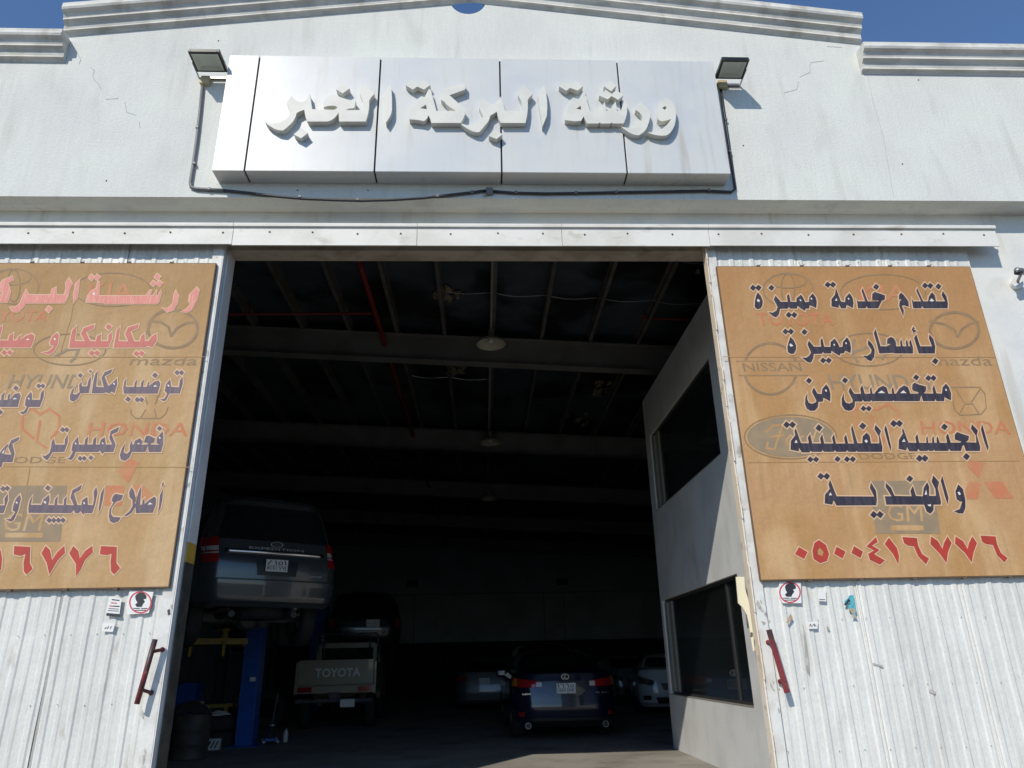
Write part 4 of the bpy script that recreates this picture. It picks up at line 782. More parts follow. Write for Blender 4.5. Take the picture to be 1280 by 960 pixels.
# ---------------------------------------------------------------- office partition just inside the doorway
OX, OY0, OY1, OZ = 2.883, .43, 5.93, 5.50
O_ = empty('office_partition', (OX, OY0, 0)); tag(O_, 'grey office wall with two dark windows inside the right of the doorway', 'partition wall')
up = (2.15, 5.62, 3.565, 4.87); lo = (2.13, 5.80, .765, 2.16); X1 = OX+.12
mb = MB()
mb.box(OX, X1, OY0, OY1, .012, lo[2]); mb.box(OX, X1, OY0, OY1, lo[3], up[2]); mb.box(OX, X1, OY0, OY1, up[3], OZ)
mb.box(OX, X1, OY0, lo[0], lo[2], lo[3]); mb.box(OX, X1, lo[1], OY1, lo[2], lo[3]); mb.box(OX, X1, OY0, up[0], up[2], up[3]); mb.box(OX, X1, up[1], OY1, up[2], up[3])
mb.box(X1, 9.79, OY1-.12, OY1, .012, OZ); mb.build('wall', M['office'], O_)
MB().box(OX, 9.79, OY0, OY1, OZ+.002, OZ+.10).build('roof_slab', M['office'], O_)
MB().box(X1+.01, 9.79, OY0, OY1-.13, 2.80, 2.95).build('light_block_slab', M['office'], O_)  # unseen slab added between the storeys to keep the office dark
for (y0, y1, z0, z1), ym in ((up, None), (lo, 2.72)):
    f = MB(); t = .045; xa, xb = OX+.045, OX+.085
    f.box(xa, xb, y0, y1, z0, z0+t).box(xa, xb, y0, y1, z1-t, z1).box(xa, xb, y0, y0+t, z0+t, z1-t)
    if ym: f.box(xa, xb, ym-.03, ym+.03, z0+t, z1-t)
    W_ = f.build('window', M['frame'], O_)
    MB().box(xa-.02, xb, y1-.16, y1-.003, z0+t+.001, z1-t-.001).box(xa-.01, xb-.02, y1-.42, y1-.26, z0+t+.001, z1-t-.001).build('side_frame', M['frame2'], W_)
    MB().box(OX-.004, xa-.001, y0+.002, y1-.002, z0-.0, z0+.010).build('sill', M['frame2'], W_)
    MB().box(OX+.066, OX+.072, y0+t, (ym-.031) if ym else y1-.16, z0+t, z1-t).build('pane', M['pane'], W_)
    if ym: MB().box(OX+.058, OX+.064, ym+.031, y1-.161, z0+t, z1-t).build('pane', M['pane'], W_)
MB().box(X1+.3, X1+.34, 2.4, 2.55, .765, 2.75).box(X1+1.6, X1+2.5, 3.1, 4.6, .012, .75).build('desk', M['frame2'], O_)
fixinv(O_, Matrix.Translation((-OX, -OY0, 0)))
poly = [(920,721),(930.5,721),(931,735),(935,748),(937.5,758),(939,772),(941,790),(943.5,813),(941.5,814),(939,800),(936.5,781),(934,769),(928,759),(923,754)]
yb_ = 1.74; pp = px_plane([poly], yb_); qx, qz = pp[0][0][0], pp[0][8][1]
e = empty('tapered_board', (qx, yb_, qz)); tag(e, 'thin cream tapered board hanging at the near edge of the lower office window', 'board')
flat('board', pp, [], yb_, M['cream'], e, depth=.018); fixinv(e, Matrix.Translation((-qx, -yb_, -qz)))

# ---------------------------------------------------------------- pipes and hanging lamps
zp = 6.72; pa = PZp(450, 328, zp); pb = PZp(522, 555, zp)
G = empty('sprinkler_pipe', (pa.x, .5, zp)); tag(G, 'long red pipe running into the hall under the roof, with side branches', 'pipe')
MB().tube([(pa.x-.02, .5, zp), (pa.x, 6, zp), (pb.x, 30, zp)], .042, 10).build('main_pipe', M['redpipe'], G, smooth=True)
mb = MB().tube([(-9.6, 4.72, zp+.02), (pa.x, 4.66, zp+.02)], .022, 8); mb.tube([(pa.x-2.1, 4.7, zp), (pa.x-2.1, 4.7, zp+.25)], .012, 6); mb.build('branch_pipe', M['redpipe'], G, smooth=True)
y = 3
while y < 29: mb = MB(); mb.tube([(pa.x, y, zp-.06), (pa.x, y, zp-.055), (pa.x, y, zp-.04)], [.03,.05,.05], 8); mb.bar((pa.x, y, zp), (pa.x, y, RZ(pa.x)-.15), .012, .012); y += 2.8; mb.build('hanger', M['redpipe'], G)
fixinv(G, Matrix.Translation((-pa.x, -.5, -zp)))
a_ = PZp(805, 398, 6.7); b_ = PZp(860, 398, 6.7)
tag(MB().tube([(a_.x, a_.y, a_.z), (5.5, a_.y, a_.z-.1)], .02, 8).tube([(a_.x, a_.y, a_.z), (a_.x, a_.y, a_.z+.08)], .02, 8).build('sprinkler_pipe', M['redpipe'], smooth=True), 'short red branch pipe under the roof above the office wall', 'pipe')
cxp = .22
e = empty('roof_conduit', (cxp, .5, RZ(cxp)-.2)); tag(e, 'grey conduit carrying the hanging lamps along the middle purlin', 'conduit')
MB().tube([(cxp-.05, .45, RZ(cxp)-.21), (cxp-.05, 29, RZ(cxp)-.21)], .022, 6).build('conduit_run', M['frame2'], e, smooth=True)
MB().box(cxp-.11, cxp+.01, 2.0, 2.22, RZ(cxp)-.30, RZ(cxp)-.205).build('junction_box', M['lampshade'], e); fixinv(e, Matrix.Translation((-cxp, -.5, -RZ(cxp)+.2)))
lamp0 = empty('hanging_lamp', (0, 0, 0))
MB().lathe([(.26,0),(.262,.004),(.25,.03),(.20,.08),(.12,.12),(.06,.135),(0,.137)], n=28).build('shade', M['lampshade'], lamp0, smooth=True)
MB().lathe([(.255,.006),(.24,.028),(.19,.07),(.11,.105),(0,.11)], n=28).build('shade_inside', M['lampshade'], lamp0, smooth=True)
MB().lathe([(0,.02),(.05,.03),(.06,.06),(.04,.10),(.03,.11)], n=14).build('bulb', M['sticker'], lamp0, smooth=True)
MB().lathe([(.0,.30),(.05,.29),(.055,.16),(.035,.13)], n=14).tube([(0,0,.28),(0,0,1.6)], .012, 6).build('stem', M['frame2'], lamp0, smooth=False)
lamps = [(614, 431, 5.3, .95, 'nearest hanging cream dish lamp in front of the first roof beam'), (613, 554, 11.0, .95, 'second hanging dish lamp below the second roof beam'), (611, 624, 16.6, .9, 'farthest hanging dish lamp deep in the dark hall')]
for i, (px, py, y, s, lab) in enumerate(lamps):
    o = lamp0 if i == 0 else lamp0.copy()
    if i: 
        COL.objects.link(o)
        for c in lamp0.children: d = c.copy(); COL.objects.link(d); d.parent = o
    q = P(px, py, y); o.location = q; tag(o, lab, 'lamp', 'hanging lamps along the roof')
    top = RZ(q.x)-.19-q.z
    for c in o.children:
        if c.name.startswith('stem'):
            c.data = c.data.copy(); 
            for v in c.data.vertices:
                if v.co.z > 1.0: v.co.z = top
for (px, py, lab) in ((515, 729, 'small dark lamp on the back wall, left'), (703, 727, 'small dark lamp on the back wall, right')):
    q = P(px, py, YB-.2); tag(MB().box(q.x-.28, q.x+.28, YB-.3, YB-.02, q.z-.16, q.z+.16).box(q.x-.2, q.x+.2, YB-.36, YB-.301, q.z-.05, q.z+.05).build('wall_lamp', M['black'], bevel=.02), lab, 'lamp', 'dark lamps on the back wall')
mb = MB(); z_ = P(600, 742, YB).z; mb.bar((-9, YB-.03, z_), (9, YB-.03, z_), .06, .05); 
for px in (518, 705, 680): x_ = P(px, 760, YB).x; mb.bar((x_, YB-.03, 2.35), (x_, YB-.03, z_-.04), .05, .06, (0,1,0))
tag(mb.build('wall_conduit', M['frame2']), 'thin dark conduit running along the back wall of the hall', 'conduit')

# ---------------------------------------------------------------- vehicles
class Car:
    def __init__(s, name, label, cat, loc, yaw, levels, paint, scale=1.0, arches=(), wr=.33, track=.78, n=56):
        s.e = empty(name, loc, yaw); s.e.scale = (scale,)*3; tag(s.e, label, cat); s.L = levels; z = [l[0] for l in levels]
        rings = []; zs = []
        for a, b in zip(levels[:-1], levels[1:]):
            k = max(1, int((b[0]-a[0])/.05))
            for j in range(k): zs.append(a[0]+(b[0]-a[0])*j/k)
        zs.append(levels[-1][0])
        for zz in zs:
            hw, yr, yf, r = s.at(zz); ring_ = []
            r = min(r, hw*.95, (yf-yr)*.45)
            for (cx, cy, a0) in ((-hw+r, yr+r, math.pi), (hw-r, yr+r, 1.5*math.pi), (hw-r, yf-r, 0), (-hw+r, yf-r, .5*math.pi)):
                for j in range(9):
                    t = a0+j*math.pi/16; x, y = cx+r*math.cos(t), cy+r*math.sin(t)
                    if y < (yr+yf)/2: y -= s.crown(x, hw)
                    ring_.append((x, y, zz))
            m = []
            for j in range(len(ring_)):
                p, q = Vector(ring_[j]), Vector(ring_[(j+1) % len(ring_)]); m.append(tuple(p))
                if j % 9 == 8:
                    for t in range(1, 12):
                        v = p.lerp(q, t/12)
                        if abs(p.y-q.y) < .05 and p.y < (yr+yf)/2: v.y = yr-s.crown(v.x, hw)
                        m.append(tuple(v))
            rings.append(m)
        n = len(rings[0]); mb = MB()
        for m in rings: mb.v += m
        mb.f = [(i*n+j, i*n+(j+1)%n, (i+1)*n+(j+1)%n, (i+1)*n+j) for i in range(len(rings)-1) for j in range(n)]
        mb.f += [tuple(range(n-1, -1, -1)), tuple((len(rings)-1)*n+j for j in range(n))]
        s.body = mb.build('body', M[paint], s.e, smooth=True); sharp(s.body, 30)
        cut = MB()
        for (y, rr) in arches:
            for sx in (-1, 1):
                hw = s.at(.6)[0]; cut.lathe([(0, sx*(hw+.3)), (rr, sx*(hw+.3)), (rr, sx*(hw-.32)), (0, sx*(hw-.32))], (0, y, wr), 'x', 24)
        if arches:
            co = cut.build('cut', None, None); co.matrix_world = Matrix.Identity(4)
            sm = s.body.matrix_world.copy(); md = s.body.modifiers.new('b', 'BOOLEAN'); md.operation = 'DIFFERENCE'; md.object = co; md.solver = 'EXACT'
            s.body.parent = None; dg = bpy.context.evaluated_depsgraph_get(); dg.update()
            me = bpy.data.meshes.new_from_object(s.body.evaluated_get(dg)); s.body.modifiers.clear(); s.body.data = me; s.body.parent = s.e
            bpy.data.objects.remove(co)
        for (y, rr) in arches:
            for sx in (-1, 1): s.wheel(sx*track, y, wr)
    def crown(s, x, hw): return .05*(1-(x/hw)**2)
    def at(s, z):
        L = s.L
        if z <= L[0][0]: return L[0][1:5]
        for a, b in zip(L[:-1], L[1:]):
            if z <= b[0]:
                t = (z-a[0])/(b[0]-a[0]); return tuple(a[i]+(b[i]-a[i])*t for i in range(1, 5))
        return L[-1][1:5]
    def ry(s, x, z):
        hw, yr, yf, r = s.at(z); r = min(r, hw*.95); ax = min(abs(x), hw-.002); y = yr-s.crown(x, hw)
        if ax > hw-r: y += r-math.sqrt(max(0, r*r-(ax-hw+r)**2))
        return y
    def patch(s, name, m, q, off=.006, nx=12, nz=6, parent=None, skirt=.02):       # q: tl, tr, br, bl in (x, z) on the rear face
        mb = MB(); vs = []
        for j in range(nz+1):
            for i in range(nx+1):
                u, v = i/nx, j/nz
                x = (q[0][0]*(1-u)+q[1][0]*u)*(1-v)+(q[3][0]*(1-u)+q[2][0]*u)*v; z = (q[0][1]*(1-u)+q[1][1]*u)*(1-v)+(q[3][1]*(1-u)+q[2][1]*u)*v
                vs.append((x, s.ry(x, z)-off, z))
        N = nx+1; fs = [(j*N+i, j*N+i+1, (j+1)*N+i+1, (j+1)*N+i) for j in range(nz) for i in range(nx)]
        bd = [i for i in range(N)]+[j*N+nx for j in range(1, nz+1)]+[nz*N+i for i in range(nx-1, -1, -1)]+[j*N for j in range(nz-1, 0, -1)]
        o = len(vs); vs += [(vs[k][0], vs[k][1]+off+skirt, vs[k][2]) for k in bd]; nb = len(bd)
        fs += [(bd[k], o+k, o+(k+1)%nb, bd[(k+1)%nb]) for k in range(nb)]
        mb.add(vs, fs); return sharp(mb.build(name, M[m], parent or s.e, smooth=True), 40)
    def side(s, name, m, sx, y0, y1, z0, z1, y0t=None, y1t=None, off=.005):
        mb = MB(); vs = []; y0t = y0 if y0t is None else y0t; y1t = y1 if y1t is None else y1t
        for j in range(5):
            z = z0+(z1-z0)*j/4; a, b = y0+(y0t-y0)*j/4, y1+(y1t-y1)*j/4
            for i in range(7): vs.append((sx*(s.at(z)[0]+off), a+(b-a)*i/6, z))
        mb.add(vs, [(j*7+i, j*7+i+1, (j+1)*7+i+1, (j+1)*7+i) for j in range(4) for i in range(6)]); return mb.build(name, M[m], s.e, smooth=True)
    def wheel(s, x, y, r, w=.22):
        sx = 1 if x > 0 else -1; W_ = MB().lathe([(r*.62,-w/2),(r*.9,-w/2),(r*.98,-w*.38),(r,-w*.2),(r,w*.2),(r*.98,w*.38),(r*.9,w/2),(r*.62,w/2),(r*.62,-w/2)], (x, y, r), 'x', 28).build('wheel', M['rubber'], s.e, smooth=True)
        sharp(W_, 50); mb = MB(); xo = x+sx*w*.36
        for k in range(5):
            a = k*2*math.pi/5; mb.obox((xo, y+r*.36*math.cos(a), r+r*.36*math.sin(a)), (.012,0,0), (0, r*.26*math.cos(a), r*.26*math.sin(a)), (0, -.035*math.sin(a), .035*math.cos(a)))
        mb.lathe([(r*.63,-w*.1*sx),(r*.63, w*.4*sx),(r*.58, w*.42*sx),(r*.56,w*.1*sx)], (x, y, r), 'x', 28); mb.lathe([(0,.03*sx),(.07,.03*sx),(.08,0)], (xo, y, r), 'x', 14)
        mb.build('rim', M['steel'], W_)
    def plate(s, x, z, w=.32, h=.17, top='', bot='', off=.03):
        y = s.ry(x, z)-off; p = MB().box(x-w/2, x+w/2, y, y+.012, z-h/2, z+h/2).build('number_plate', M['plate'], s.e, bevel=.004)
        MB().box(x-w/2+.008, x+w/2-.008, y-.0012, y-.0002, z-.002, z+.002).box(x+w*.13, x+w*.135, y-.0012, y-.0002, z-h/2+.01, z+h/2-.01).build('plate_line', M['stickblk'], p)
        for t, zz in ((top, z+.012), (bot, z-h/2+.014)):
            if t: text_on(p, t, (x-w*.44, y-.0014, zz), (w*.86, 0, 0), (0, 0, h*.36), 'stickblk', .01)
        return p
suvL = [(.50,.90,.10,5.0,.2),(.58,.97,.02,5.12,.25),(.80,1.0,.0,5.2,.25),(1.05,1.0,.0,5.2,.25),(1.18,.995,.02,5.15,.25),(1.24,.98,.05,4.05,.28),(1.42,.955,.09,3.75,.28),(1.78,.87,.17,3.4,.3),(2.0,.79,.26,3.0,.3),(2.09,.71,.38,2.8,.3),(2.13,.5,.65,2.5,.3)]
def D_(x, y, Z): d = ray(x, y); return CAM+d*Z
pl = D_(342, 712, 10.7); yaw = math.radians(34); loc = (pl.x, pl.y+.05, pl.z-1.04)
c = Car('lifted_car', 'dark grey estate car with chrome strip, raised high on the blue lift', 'car', loc, yaw, suvL, 'suvgrey', 1.03, ((1.05,.43),(4.15,.43)), .40, .84)
c.patch('rear_window', 'carglass', [(-.70,1.94),(.70,1.94),(.82,1.42),(-.82,1.42)], .008, 16, 6)
c.patch('spoiler', 'suvgrey', [(-.72,2.08),(.72,2.08),(.76,2.0),(-.76,2.0)], .10, 16, 2, skirt=.12)
for sx in (-1, 1):
    q = [(sx*.985,1.44),(sx*.80,1.44),(sx*.80,1.08),(sx*.99,1.08)]; q = q if sx < 0 else [q[1], q[0], q[3], q[2]]
    t = c.patch('tail_light', 'tail', q, .018, 8, 8)
    z2_ = [(q[0][0],1.31),(q[1][0],1.31),(q[1][0],1.20),(q[0][0],1.20)]; c.patch('reversing_lens', 'tailclear', z2_, .021, 6, 3, t)
    c.side('side_window', 'carglass', sx, .50, 1.55, 1.38, 1.86, .62, 1.55); c.side('side_window', 'carglass', sx, 1.62, 2.55, 1.38, 1.88); c.side('side_window', 'carglass', sx, 2.62, 3.6, 1.38, 1.88, 2.62, 3.1)
    MB().tube([(sx*.68,.7,2.09),(sx*.68,.9,2.16),(sx*.68,2.4,2.16),(sx*.68,2.6,2.10)], .016, 6).build('roof_rail', M['black'], c.e, smooth=True)
t = c.patch('tailgate', 'suvgrey', [(-.79,1.30),(.79,1.30),(.79,.86),(-.79,.86)], .012, 18, 8)
MB().tube([(x_*.08, c.ry(x_*.08, 1.245)-.012, 1.245) for x_ in range(-9, 10)], .034, 10).build('chrome_strip', M['chrome'], t, smooth=True); c.patch('plate_recess', 'black', [(-.30,1.20),(.34,1.20),(.30,.92),(-.26,.92)], .014, 8, 3, t)
c.plate(0, 1.06, .32, .17, '\u0668\u0661\u0665\u0661', '8151 VVJ', .045)
text_on(t, 'EXPEDITION', (-.40, c.ry(0,1.28)-.03, 1.284), (.80,0,0), (0,0,.034), 'steel', .01)
MB().lathe([(.0,0),(.078,0),(.085,.014)], (0,0,0), 'y', 26).build('maker_badge', M['blackpaint'], c.e).matrix_parent_inverse = Matrix.Translation((0, c.ry(0,1.36)-.03, 1.37)) @ Matrix.Diagonal((1,1,.45,1))
MB().lathe([(.080,-.004),(.090,-.004),(.090,.012)], (0,0,0), 'y', 26).build('badge_rim', M['chrome'], c.e).matrix_parent_inverse = Matrix.Translation((0, c.ry(0,1.36)-.03, 1.37)) @ Matrix.Diagonal((1,1,.45,1))
text_on(t, 'LIMITED', (.50, c.ry(.6,.95)-.03, .925), (.2, .02, 0), (0,0,.022), 'chrome', .01)
c.patch('bumper', 'suvgrey', [(-.985,.85),(.985,.85),(.97,.56),(-.97,.56)], .05, 24, 6, skirt=.06); c.patch('bumper_step', 'black', [(-.80,.865),(.80,.865),(.80,.845),(-.80,.845)], .058, 16, 2)
mb = MB(); mb.tube([(-.45,.3,.42),(-.45,4.6,.46)], .05, 6); mb.tube([(.45,.3,.42),(.45,4.6,.46)], .05, 6); mb.bar((-.84,1.05,.40),(.84,1.05,.40),.10,.10); mb.lathe([(0,-.16),(.14,-.12),(.17,0),(.14,.12),(0,.16)], (0,1.05,.40), 'y', 16)
for y in (2.0, 2.9, 3.8): mb.bar((-.45,y,.45),(.45,y,.45),.1,.06)
mb.build('chassis', M['under'], c.e)
MB().tube([(.40,.12,.50),(.42,.5,.46),(.38,1.4,.40)], .035, 10).tube([(.38,1.4,.42),(.38,1.45,.42),(.38,2.1,.42),(.38,2.15,.42)], [.04,.13,.13,.04], 14).tube([(.38,2.15,.42),(.2,3.6,.45)], .03, 8).build('exhaust', M['steel'], c.e, smooth=True)
MB().lathe([(.12,-.10),(.33,-.10),(.38,-.05),(.38,.05),(.33,.10),(.12,.10)], (0,.62,.46), 'z', 26).build('spare_wheel', M['rubber'], c.e, smooth=True)
# black car on the second lift
pl = D_(468, 782, 21.5)
suv2 = [(.45,.86,.08,4.8,.25),(.6,.93,.02,4.9,.3),(.85,.95,.0,4.95,.3),(1.08,.94,.03,4.9,.3),(1.15,.92,.06,3.9,.3),(1.45,.86,.16,3.5,.32),(1.68,.76,.30,3.1,.34),(1.78,.62,.45,2.8,.34),(1.82,.4,.7,2.5,.3)]
c = Car('lifted_car', 'black off-road car raised behind the beige pickup', 'car', (pl.x-.28, pl.y, pl.z-1.06), math.radians(10), suv2, 'blackpaint', 1.15, ((.95,.42),(3.9,.42)), .39, .80)
c.patch('rear_window', 'carglass', [(-.62,1.66),(.62,1.66),(.74,1.18),(-.74,1.18)], .008)
for sx in (-1, 1):
    q = [(sx*.93,1.12),(sx*.78,1.12),(sx*.78,.88),(sx*.93,.88)]; q = q if sx < 0 else [q[1], q[0], q[3], q[2]]; c.patch('tail_light', 'tail', q, .018, 6, 6)
c.plate(.20, .98, .34, .19); c.patch('bumper', 'blackpaint', [(-.92,.78),(.92,.78),(.9,.5),(-.9,.5)], .05, 20, 4, skirt=.06); MB().bar((-.5,1.0,.4),(.5,1.0,.4),.1,.1).bar((-.4,.4,.42),(-.4,4.4,.42),.08,.08).bar((.4,.4,.42),(.4,4.4,.42),.08,.08).build('chassis', M['under'], c.e)
# beige pickup
pl = D_(420, 842, 15.6)
e = empty('pickup_truck', (pl.x, pl.y, .012), math.radians(4)); tag(e, 'old beige pickup truck with lettered tailgate parked between the lifts', 'pickup truck')
MB().box(-.80,.80,.0,.05,.90,1.41).box(-.80,.80,-.018,0,1.36,1.41).box(-.80,.80,-.014,0,.90,.93).box(-.80,-.76,-.014,0,.93,1.36).box(.76,.80,-.014,0,.93,1.36).build('tailgate', M['beige'], e, bevel=.008)
text_on(e, 'TOYOTA', (-.44,-.008,1.06), (.96,0,0), (0,0,.18), 'plate', .02)
MB().box(-.86,-.81,.02,2.1,.72,1.37).box(.81,.86,.02,2.1,.72,1.37).box(-.80,.80,.06,2.1,.74,.80).box(-.80,.80,2.1,2.15,.74,1.4).box(-.86,.86,-.02,.019,.74,.895).build('cargo_bed', M['beige'], e, bevel=.008)
cab = MB(); cab.prism([(0,0)]*0 or [(-.82,.55),(.82,.55),(.84,1.2),(.70,1.78),(.62,1.83),(-.62,1.83),(-.70,1.78),(-.84,1.2)], 2.2, 3.6); cab.prism([(-.82,.55),(.82,.55),(.80,1.08),(-.80,1.08)], 3.6, 4.8); cab.build('cab', M['beige'], e, bevel=.03)
MB().box(-.62,.62,2.188,2.199,1.28,1.70).build('rear_window', M['carglass'], e)
MB().tube([(-.74,2.0,1.36),(-.74,2.0,1.95),(-.70,2.0,2.02),(.70,2.0,2.02),(.74,2.0,1.95),(.74,2.0,1.36)], .025, 8).tube([(-.55,2.0,1.46),(-.55,2.0,2.0)], .02, 6).tube([(.55,2.0,1.46),(.55,2.0,2.0)], .02, 6).build('headboard_rack', M['under'], e, smooth=True)
for sx in (-1, 1):
    a, b = sorted((sx*.78, sx*.48)); MB().box(a, b, -.05, -.021, .77, .87).build('tail_light', M['tail'], e, bevel=.004)
    MB().bar((sx*.3,.0,.56),(sx*.3,4.6,.56),.07,.12).build('chassis_rail', M['under'], e)
    for y in (1.0, 4.0):
        W_ = MB().lathe([(.2,-.1),(.32,-.1),(.36,-.05),(.36,.05),(.32,.1),(.2,.1)], (sx*.70,y,.36), 'x', 24).build('wheel', M['rubber'], e, smooth=True); MB().lathe([(.21,-.08*0),(.20,.09*sx),(.06,.06*sx),(0,.08*sx)], (sx*.70,y,.36), 'x', 20).build('rim', M['steel'], W_, smooth=True)
MB().box(-.80,.80,-.13,-.06,.56,.64).box(-.12,.12,-.06,0,.60,.76).build('rear_bumper', M['under'], e, bevel=.01); MB().box(.14,.44,-.145,-.135,.47,.62).build('number_plate', M['plate'], e)
# navy saloon
salL = [(.20,.80,.16,4.4,.3),(.30,.87,.03,4.5,.38),(.50,.895,.0,4.55,.40),(.70,.90,.02,4.5,.40),(.86,.89,.05,4.35,.40),(.96,.87,.08,3.55,.40),(1.035,.83,.10,3.45,.38),(1.06,.77,.16,3.4,.34),(1.075,.75,.66,3.3,.3),(1.22,.68,1.0,2.85,.3),(1.34,.60,1.25,2.5,.3),(1.40,.50,1.45,2.3,.3),(1.425,.3,1.7,2.1,.25)]
q = D_(706, 861, 12.6)
c = Car('navy_car', 'dark navy saloon parked facing into the hall, its rear to the doorway', 'car', (q.x+.02, q.y+.03, .012), math.radians(1.5), salL, 'navy', 1.05, ((.95,.36),(3.7,.36)), .33, .76)
c.patch('rear_window', 'carglass', [(-.52,1.37),(.52,1.37),(.66,1.09),(-.66,1.09)], .006, 14, 6)
t = c.patch('boot_lid', 'navy', [(-.64,1.03),(.64,1.03),(.58,.66),(-.58,.66)], .010, 18, 8)
c.patch('boot_lip', 'navy', [(-.66,1.058),(.66,1.058),(.66,1.025),(-.66,1.025)], .04, 16, 2, skirt=.05)
c.patch('plate_recess', 'blackpaint', [(-.36,.90),(.36,.90),(.30,.68),(-.30,.68)], .013, 8, 3, t)
c.plate(0, .79, .32, .16, '\u0661\u0666\u0666\u0665', '1665 JXR', .04)
for sx in (-1, 1):
    q4 = [(sx*.885,.97),(sx*.40,.895),(sx*.42,.81),(sx*.893,.82)]; q4 = q4 if sx < 0 else [q4[1], q4[0], q4[3], q4[2]]
    t_ = c.patch('tail_light', 'tail', q4, .020, 14, 5)
    a, b = (-.49,-.40) if sx < 0 else (.40,.49); c.patch('reversing_lens', 'tailclear', [(a,.895),(b,.895),(b,.825),(a,.825)], .024, 4, 3, t_)
    a, b = (-.885,-.80) if sx < 0 else (.80,.885); c.patch('indicator_lens', 'amber', [(a,.955),(b,.955),(b,.835),(a,.835)], .024, 5, 3, t_)
    a, b = (-.78,-.69) if sx < 0 else (.69,.78); c.patch('bumper_reflector', 'tail', [(a,.44),(b,.44),(b,.375),(a,.375)], .030, 4, 3)
    t3 = sharp(MB().lathe([(.050,.10),(.050,-.02),(.042,-.02),(.042,.02)], (sx*.64,.03,.235), 'y', 18).build('exhaust_tip', M['steel'], c.e, smooth=True)); MB().lathe([(0,.015),(.042,.015)], (sx*.64,.03,.235), 'y', 18).build('tip_dark_disc', M['black'], t3)  # black disc paints in the shade inside the pipe mouth
    MB().obox((sx*.93,2.9,1.02), (.10,0,0), (0,.05,0), (0,0,.07)).build('door_mirror', M['navy'], c.e, bevel=.03)
    c.side('side_window', 'carglass', sx, 1.35, 2.05, 1.09, 1.33, 1.5, 2.05); c.side('side_window', 'carglass', sx, 2.1, 3.0, 1.09, 1.33, 2.1, 2.5)
    hx = sx*.30; MB().box(hx-.11, hx+.11, 1.75, 1.82, 1.02, 1.20).build('headrest', M['stickbrown'], c.e, bevel=.03)
c.patch('bumper', 'navy', [(-.88,.60),(.88,.60),(.87,.36),(-.87,.36)], .022, 24, 6, skirt=.03); c.patch('diffuser', 'black', [(-.82,.34),(.82,.34),(.60,.22),(-.60,.22)], .012, 14, 3)
MB().lathe([(.046,-.004),(.058,-.004),(.058,.006)], (0, 0, 0), 'y', 26).build('maker_badge', M['chrome'], c.e).matrix_parent_inverse = Matrix.Translation((0, c.ry(0,.97)-.02, .965)) @ Matrix.Diagonal((1.15,1,.85,1))
yb2 = c.ry(0,.97)-.026; MB().bar((.005,yb2,1.0),(-.025,yb2,.945),.012,.004,(0,1,0)).bar((-.025,yb2,.945),(.035,yb2,.942),.012,.004,(0,1,0)).build('badge_letter', M['chrome'], c.e)
text_on(c.e, 'LEXUS', (-.72, c.ry(-.64,.72)-.008, .70), (.2,-.03,0), (0,0,.026), 'chrome', .01); text_on(c.e, 'IS 300', (.50, c.ry(.5,.72)-.012, .70), (.22,.03,0), (0,0,.026), 'chrome', .01)
# dark tall car behind the navy one
suv3 = [(l[0], l[1]*.96, l[2], l[3]*.9, l[4]) for l in suv2]
c = Car('dark_car', 'black tall car behind the navy saloon with a thin red brake light', 'car', (1.75, 15.2, .012), math.radians(2), suv3, 'blackpaint', .98, ((.9,.40),(3.4,.40)), .37, .76)
c.patch('rear_window', 'carglass', [(-.60,1.62),(.60,1.62),(.70,1.18),(-.70,1.18)], .008)
c.patch('brake_light', 'tail', [(-.42,1.76),(.02,1.76),(.02,1.72),(-.42,1.72)], .02, 8, 2)
for sx in (-1, 1):
    q = [(sx*.90,1.12),(sx*.76,1.12),(sx*.76,.88),(sx*.90,.88)]; q = q if sx < 0 else [q[1], q[0], q[3], q[2]]; c.patch('tail_light', 'tail', q, .018, 6, 6)
c.plate(0, .9)
# distant silver car, white car and a pale van on the right
q = D_(606, 860, 21)
c = Car('silver_car', 'small silver car parked deep in the hall left of the navy saloon', 'car', (q.x, q.y, .012), math.radians(-3), salL, 'silver', 1.0, ((.95,.36),(3.7,.36)), .33, .76)
c.patch('rear_window', 'carglass', [(-.52,1.37),(.52,1.37),(.66,1.09),(-.66,1.09)], .006, 14, 6); c.plate(0, .8)
for sx in (-1, 1):
    q4 = [(sx*.88,.95),(sx*.55,.92),(sx*.55,.80),(sx*.88,.80)]; q4 = q4 if sx < 0 else [q4[1], q4[0], q4[3], q4[2]]; c.patch('tail_light', 'tail', q4, .02, 8, 4)
def front_car(name, label, loc, yaw, paint, sc):
    c = Car(name, label, 'car', loc, yaw, salL, paint, sc, ((.95,.36),(3.7,.36)), .33, .76)
    c.patch('windscreen', 'carglass', [(-.52,1.37),(.52,1.37),(.68,1.09),(-.68,1.09)], .006, 14, 6)
    for sx in (-1, 1):
        q4 = [(sx*.885,.90),(sx*.52,.80),(sx*.50,.66),(sx*.86,.74)]; q4 = q4 if sx < 0 else [q4[1], q4[0], q4[3], q4[2]]; h_ = c.patch('headlight', 'carglass', q4, .02, 10, 5)
        a, b = (-.80,-.62) if sx < 0 else (.62,.80); c.patch('lamp_bowl', 'chrome', [(a,.83),(b,.83),(b,.74),(a,.74)], .024, 4, 3, h_)
        a, b = (-.78,-.60) if sx < 0 else (.60,.78); c.patch('fog_lamp', 'black', [(a,.46),(b,.46),(b,.36),(a,.36)], .012, 4, 3)
    c.patch('grille', 'black', [(-.36,.74),(.36,.74),(.30,.58),(-.30,.58)], .012, 10, 4); c.patch('lower_grille', 'black', [(-.5,.42),(.5,.42),(.44,.28),(-.44,.28)], .012, 10, 4); c.plate(0, .50)
    return c
q = D_(838, 868, 17.5)
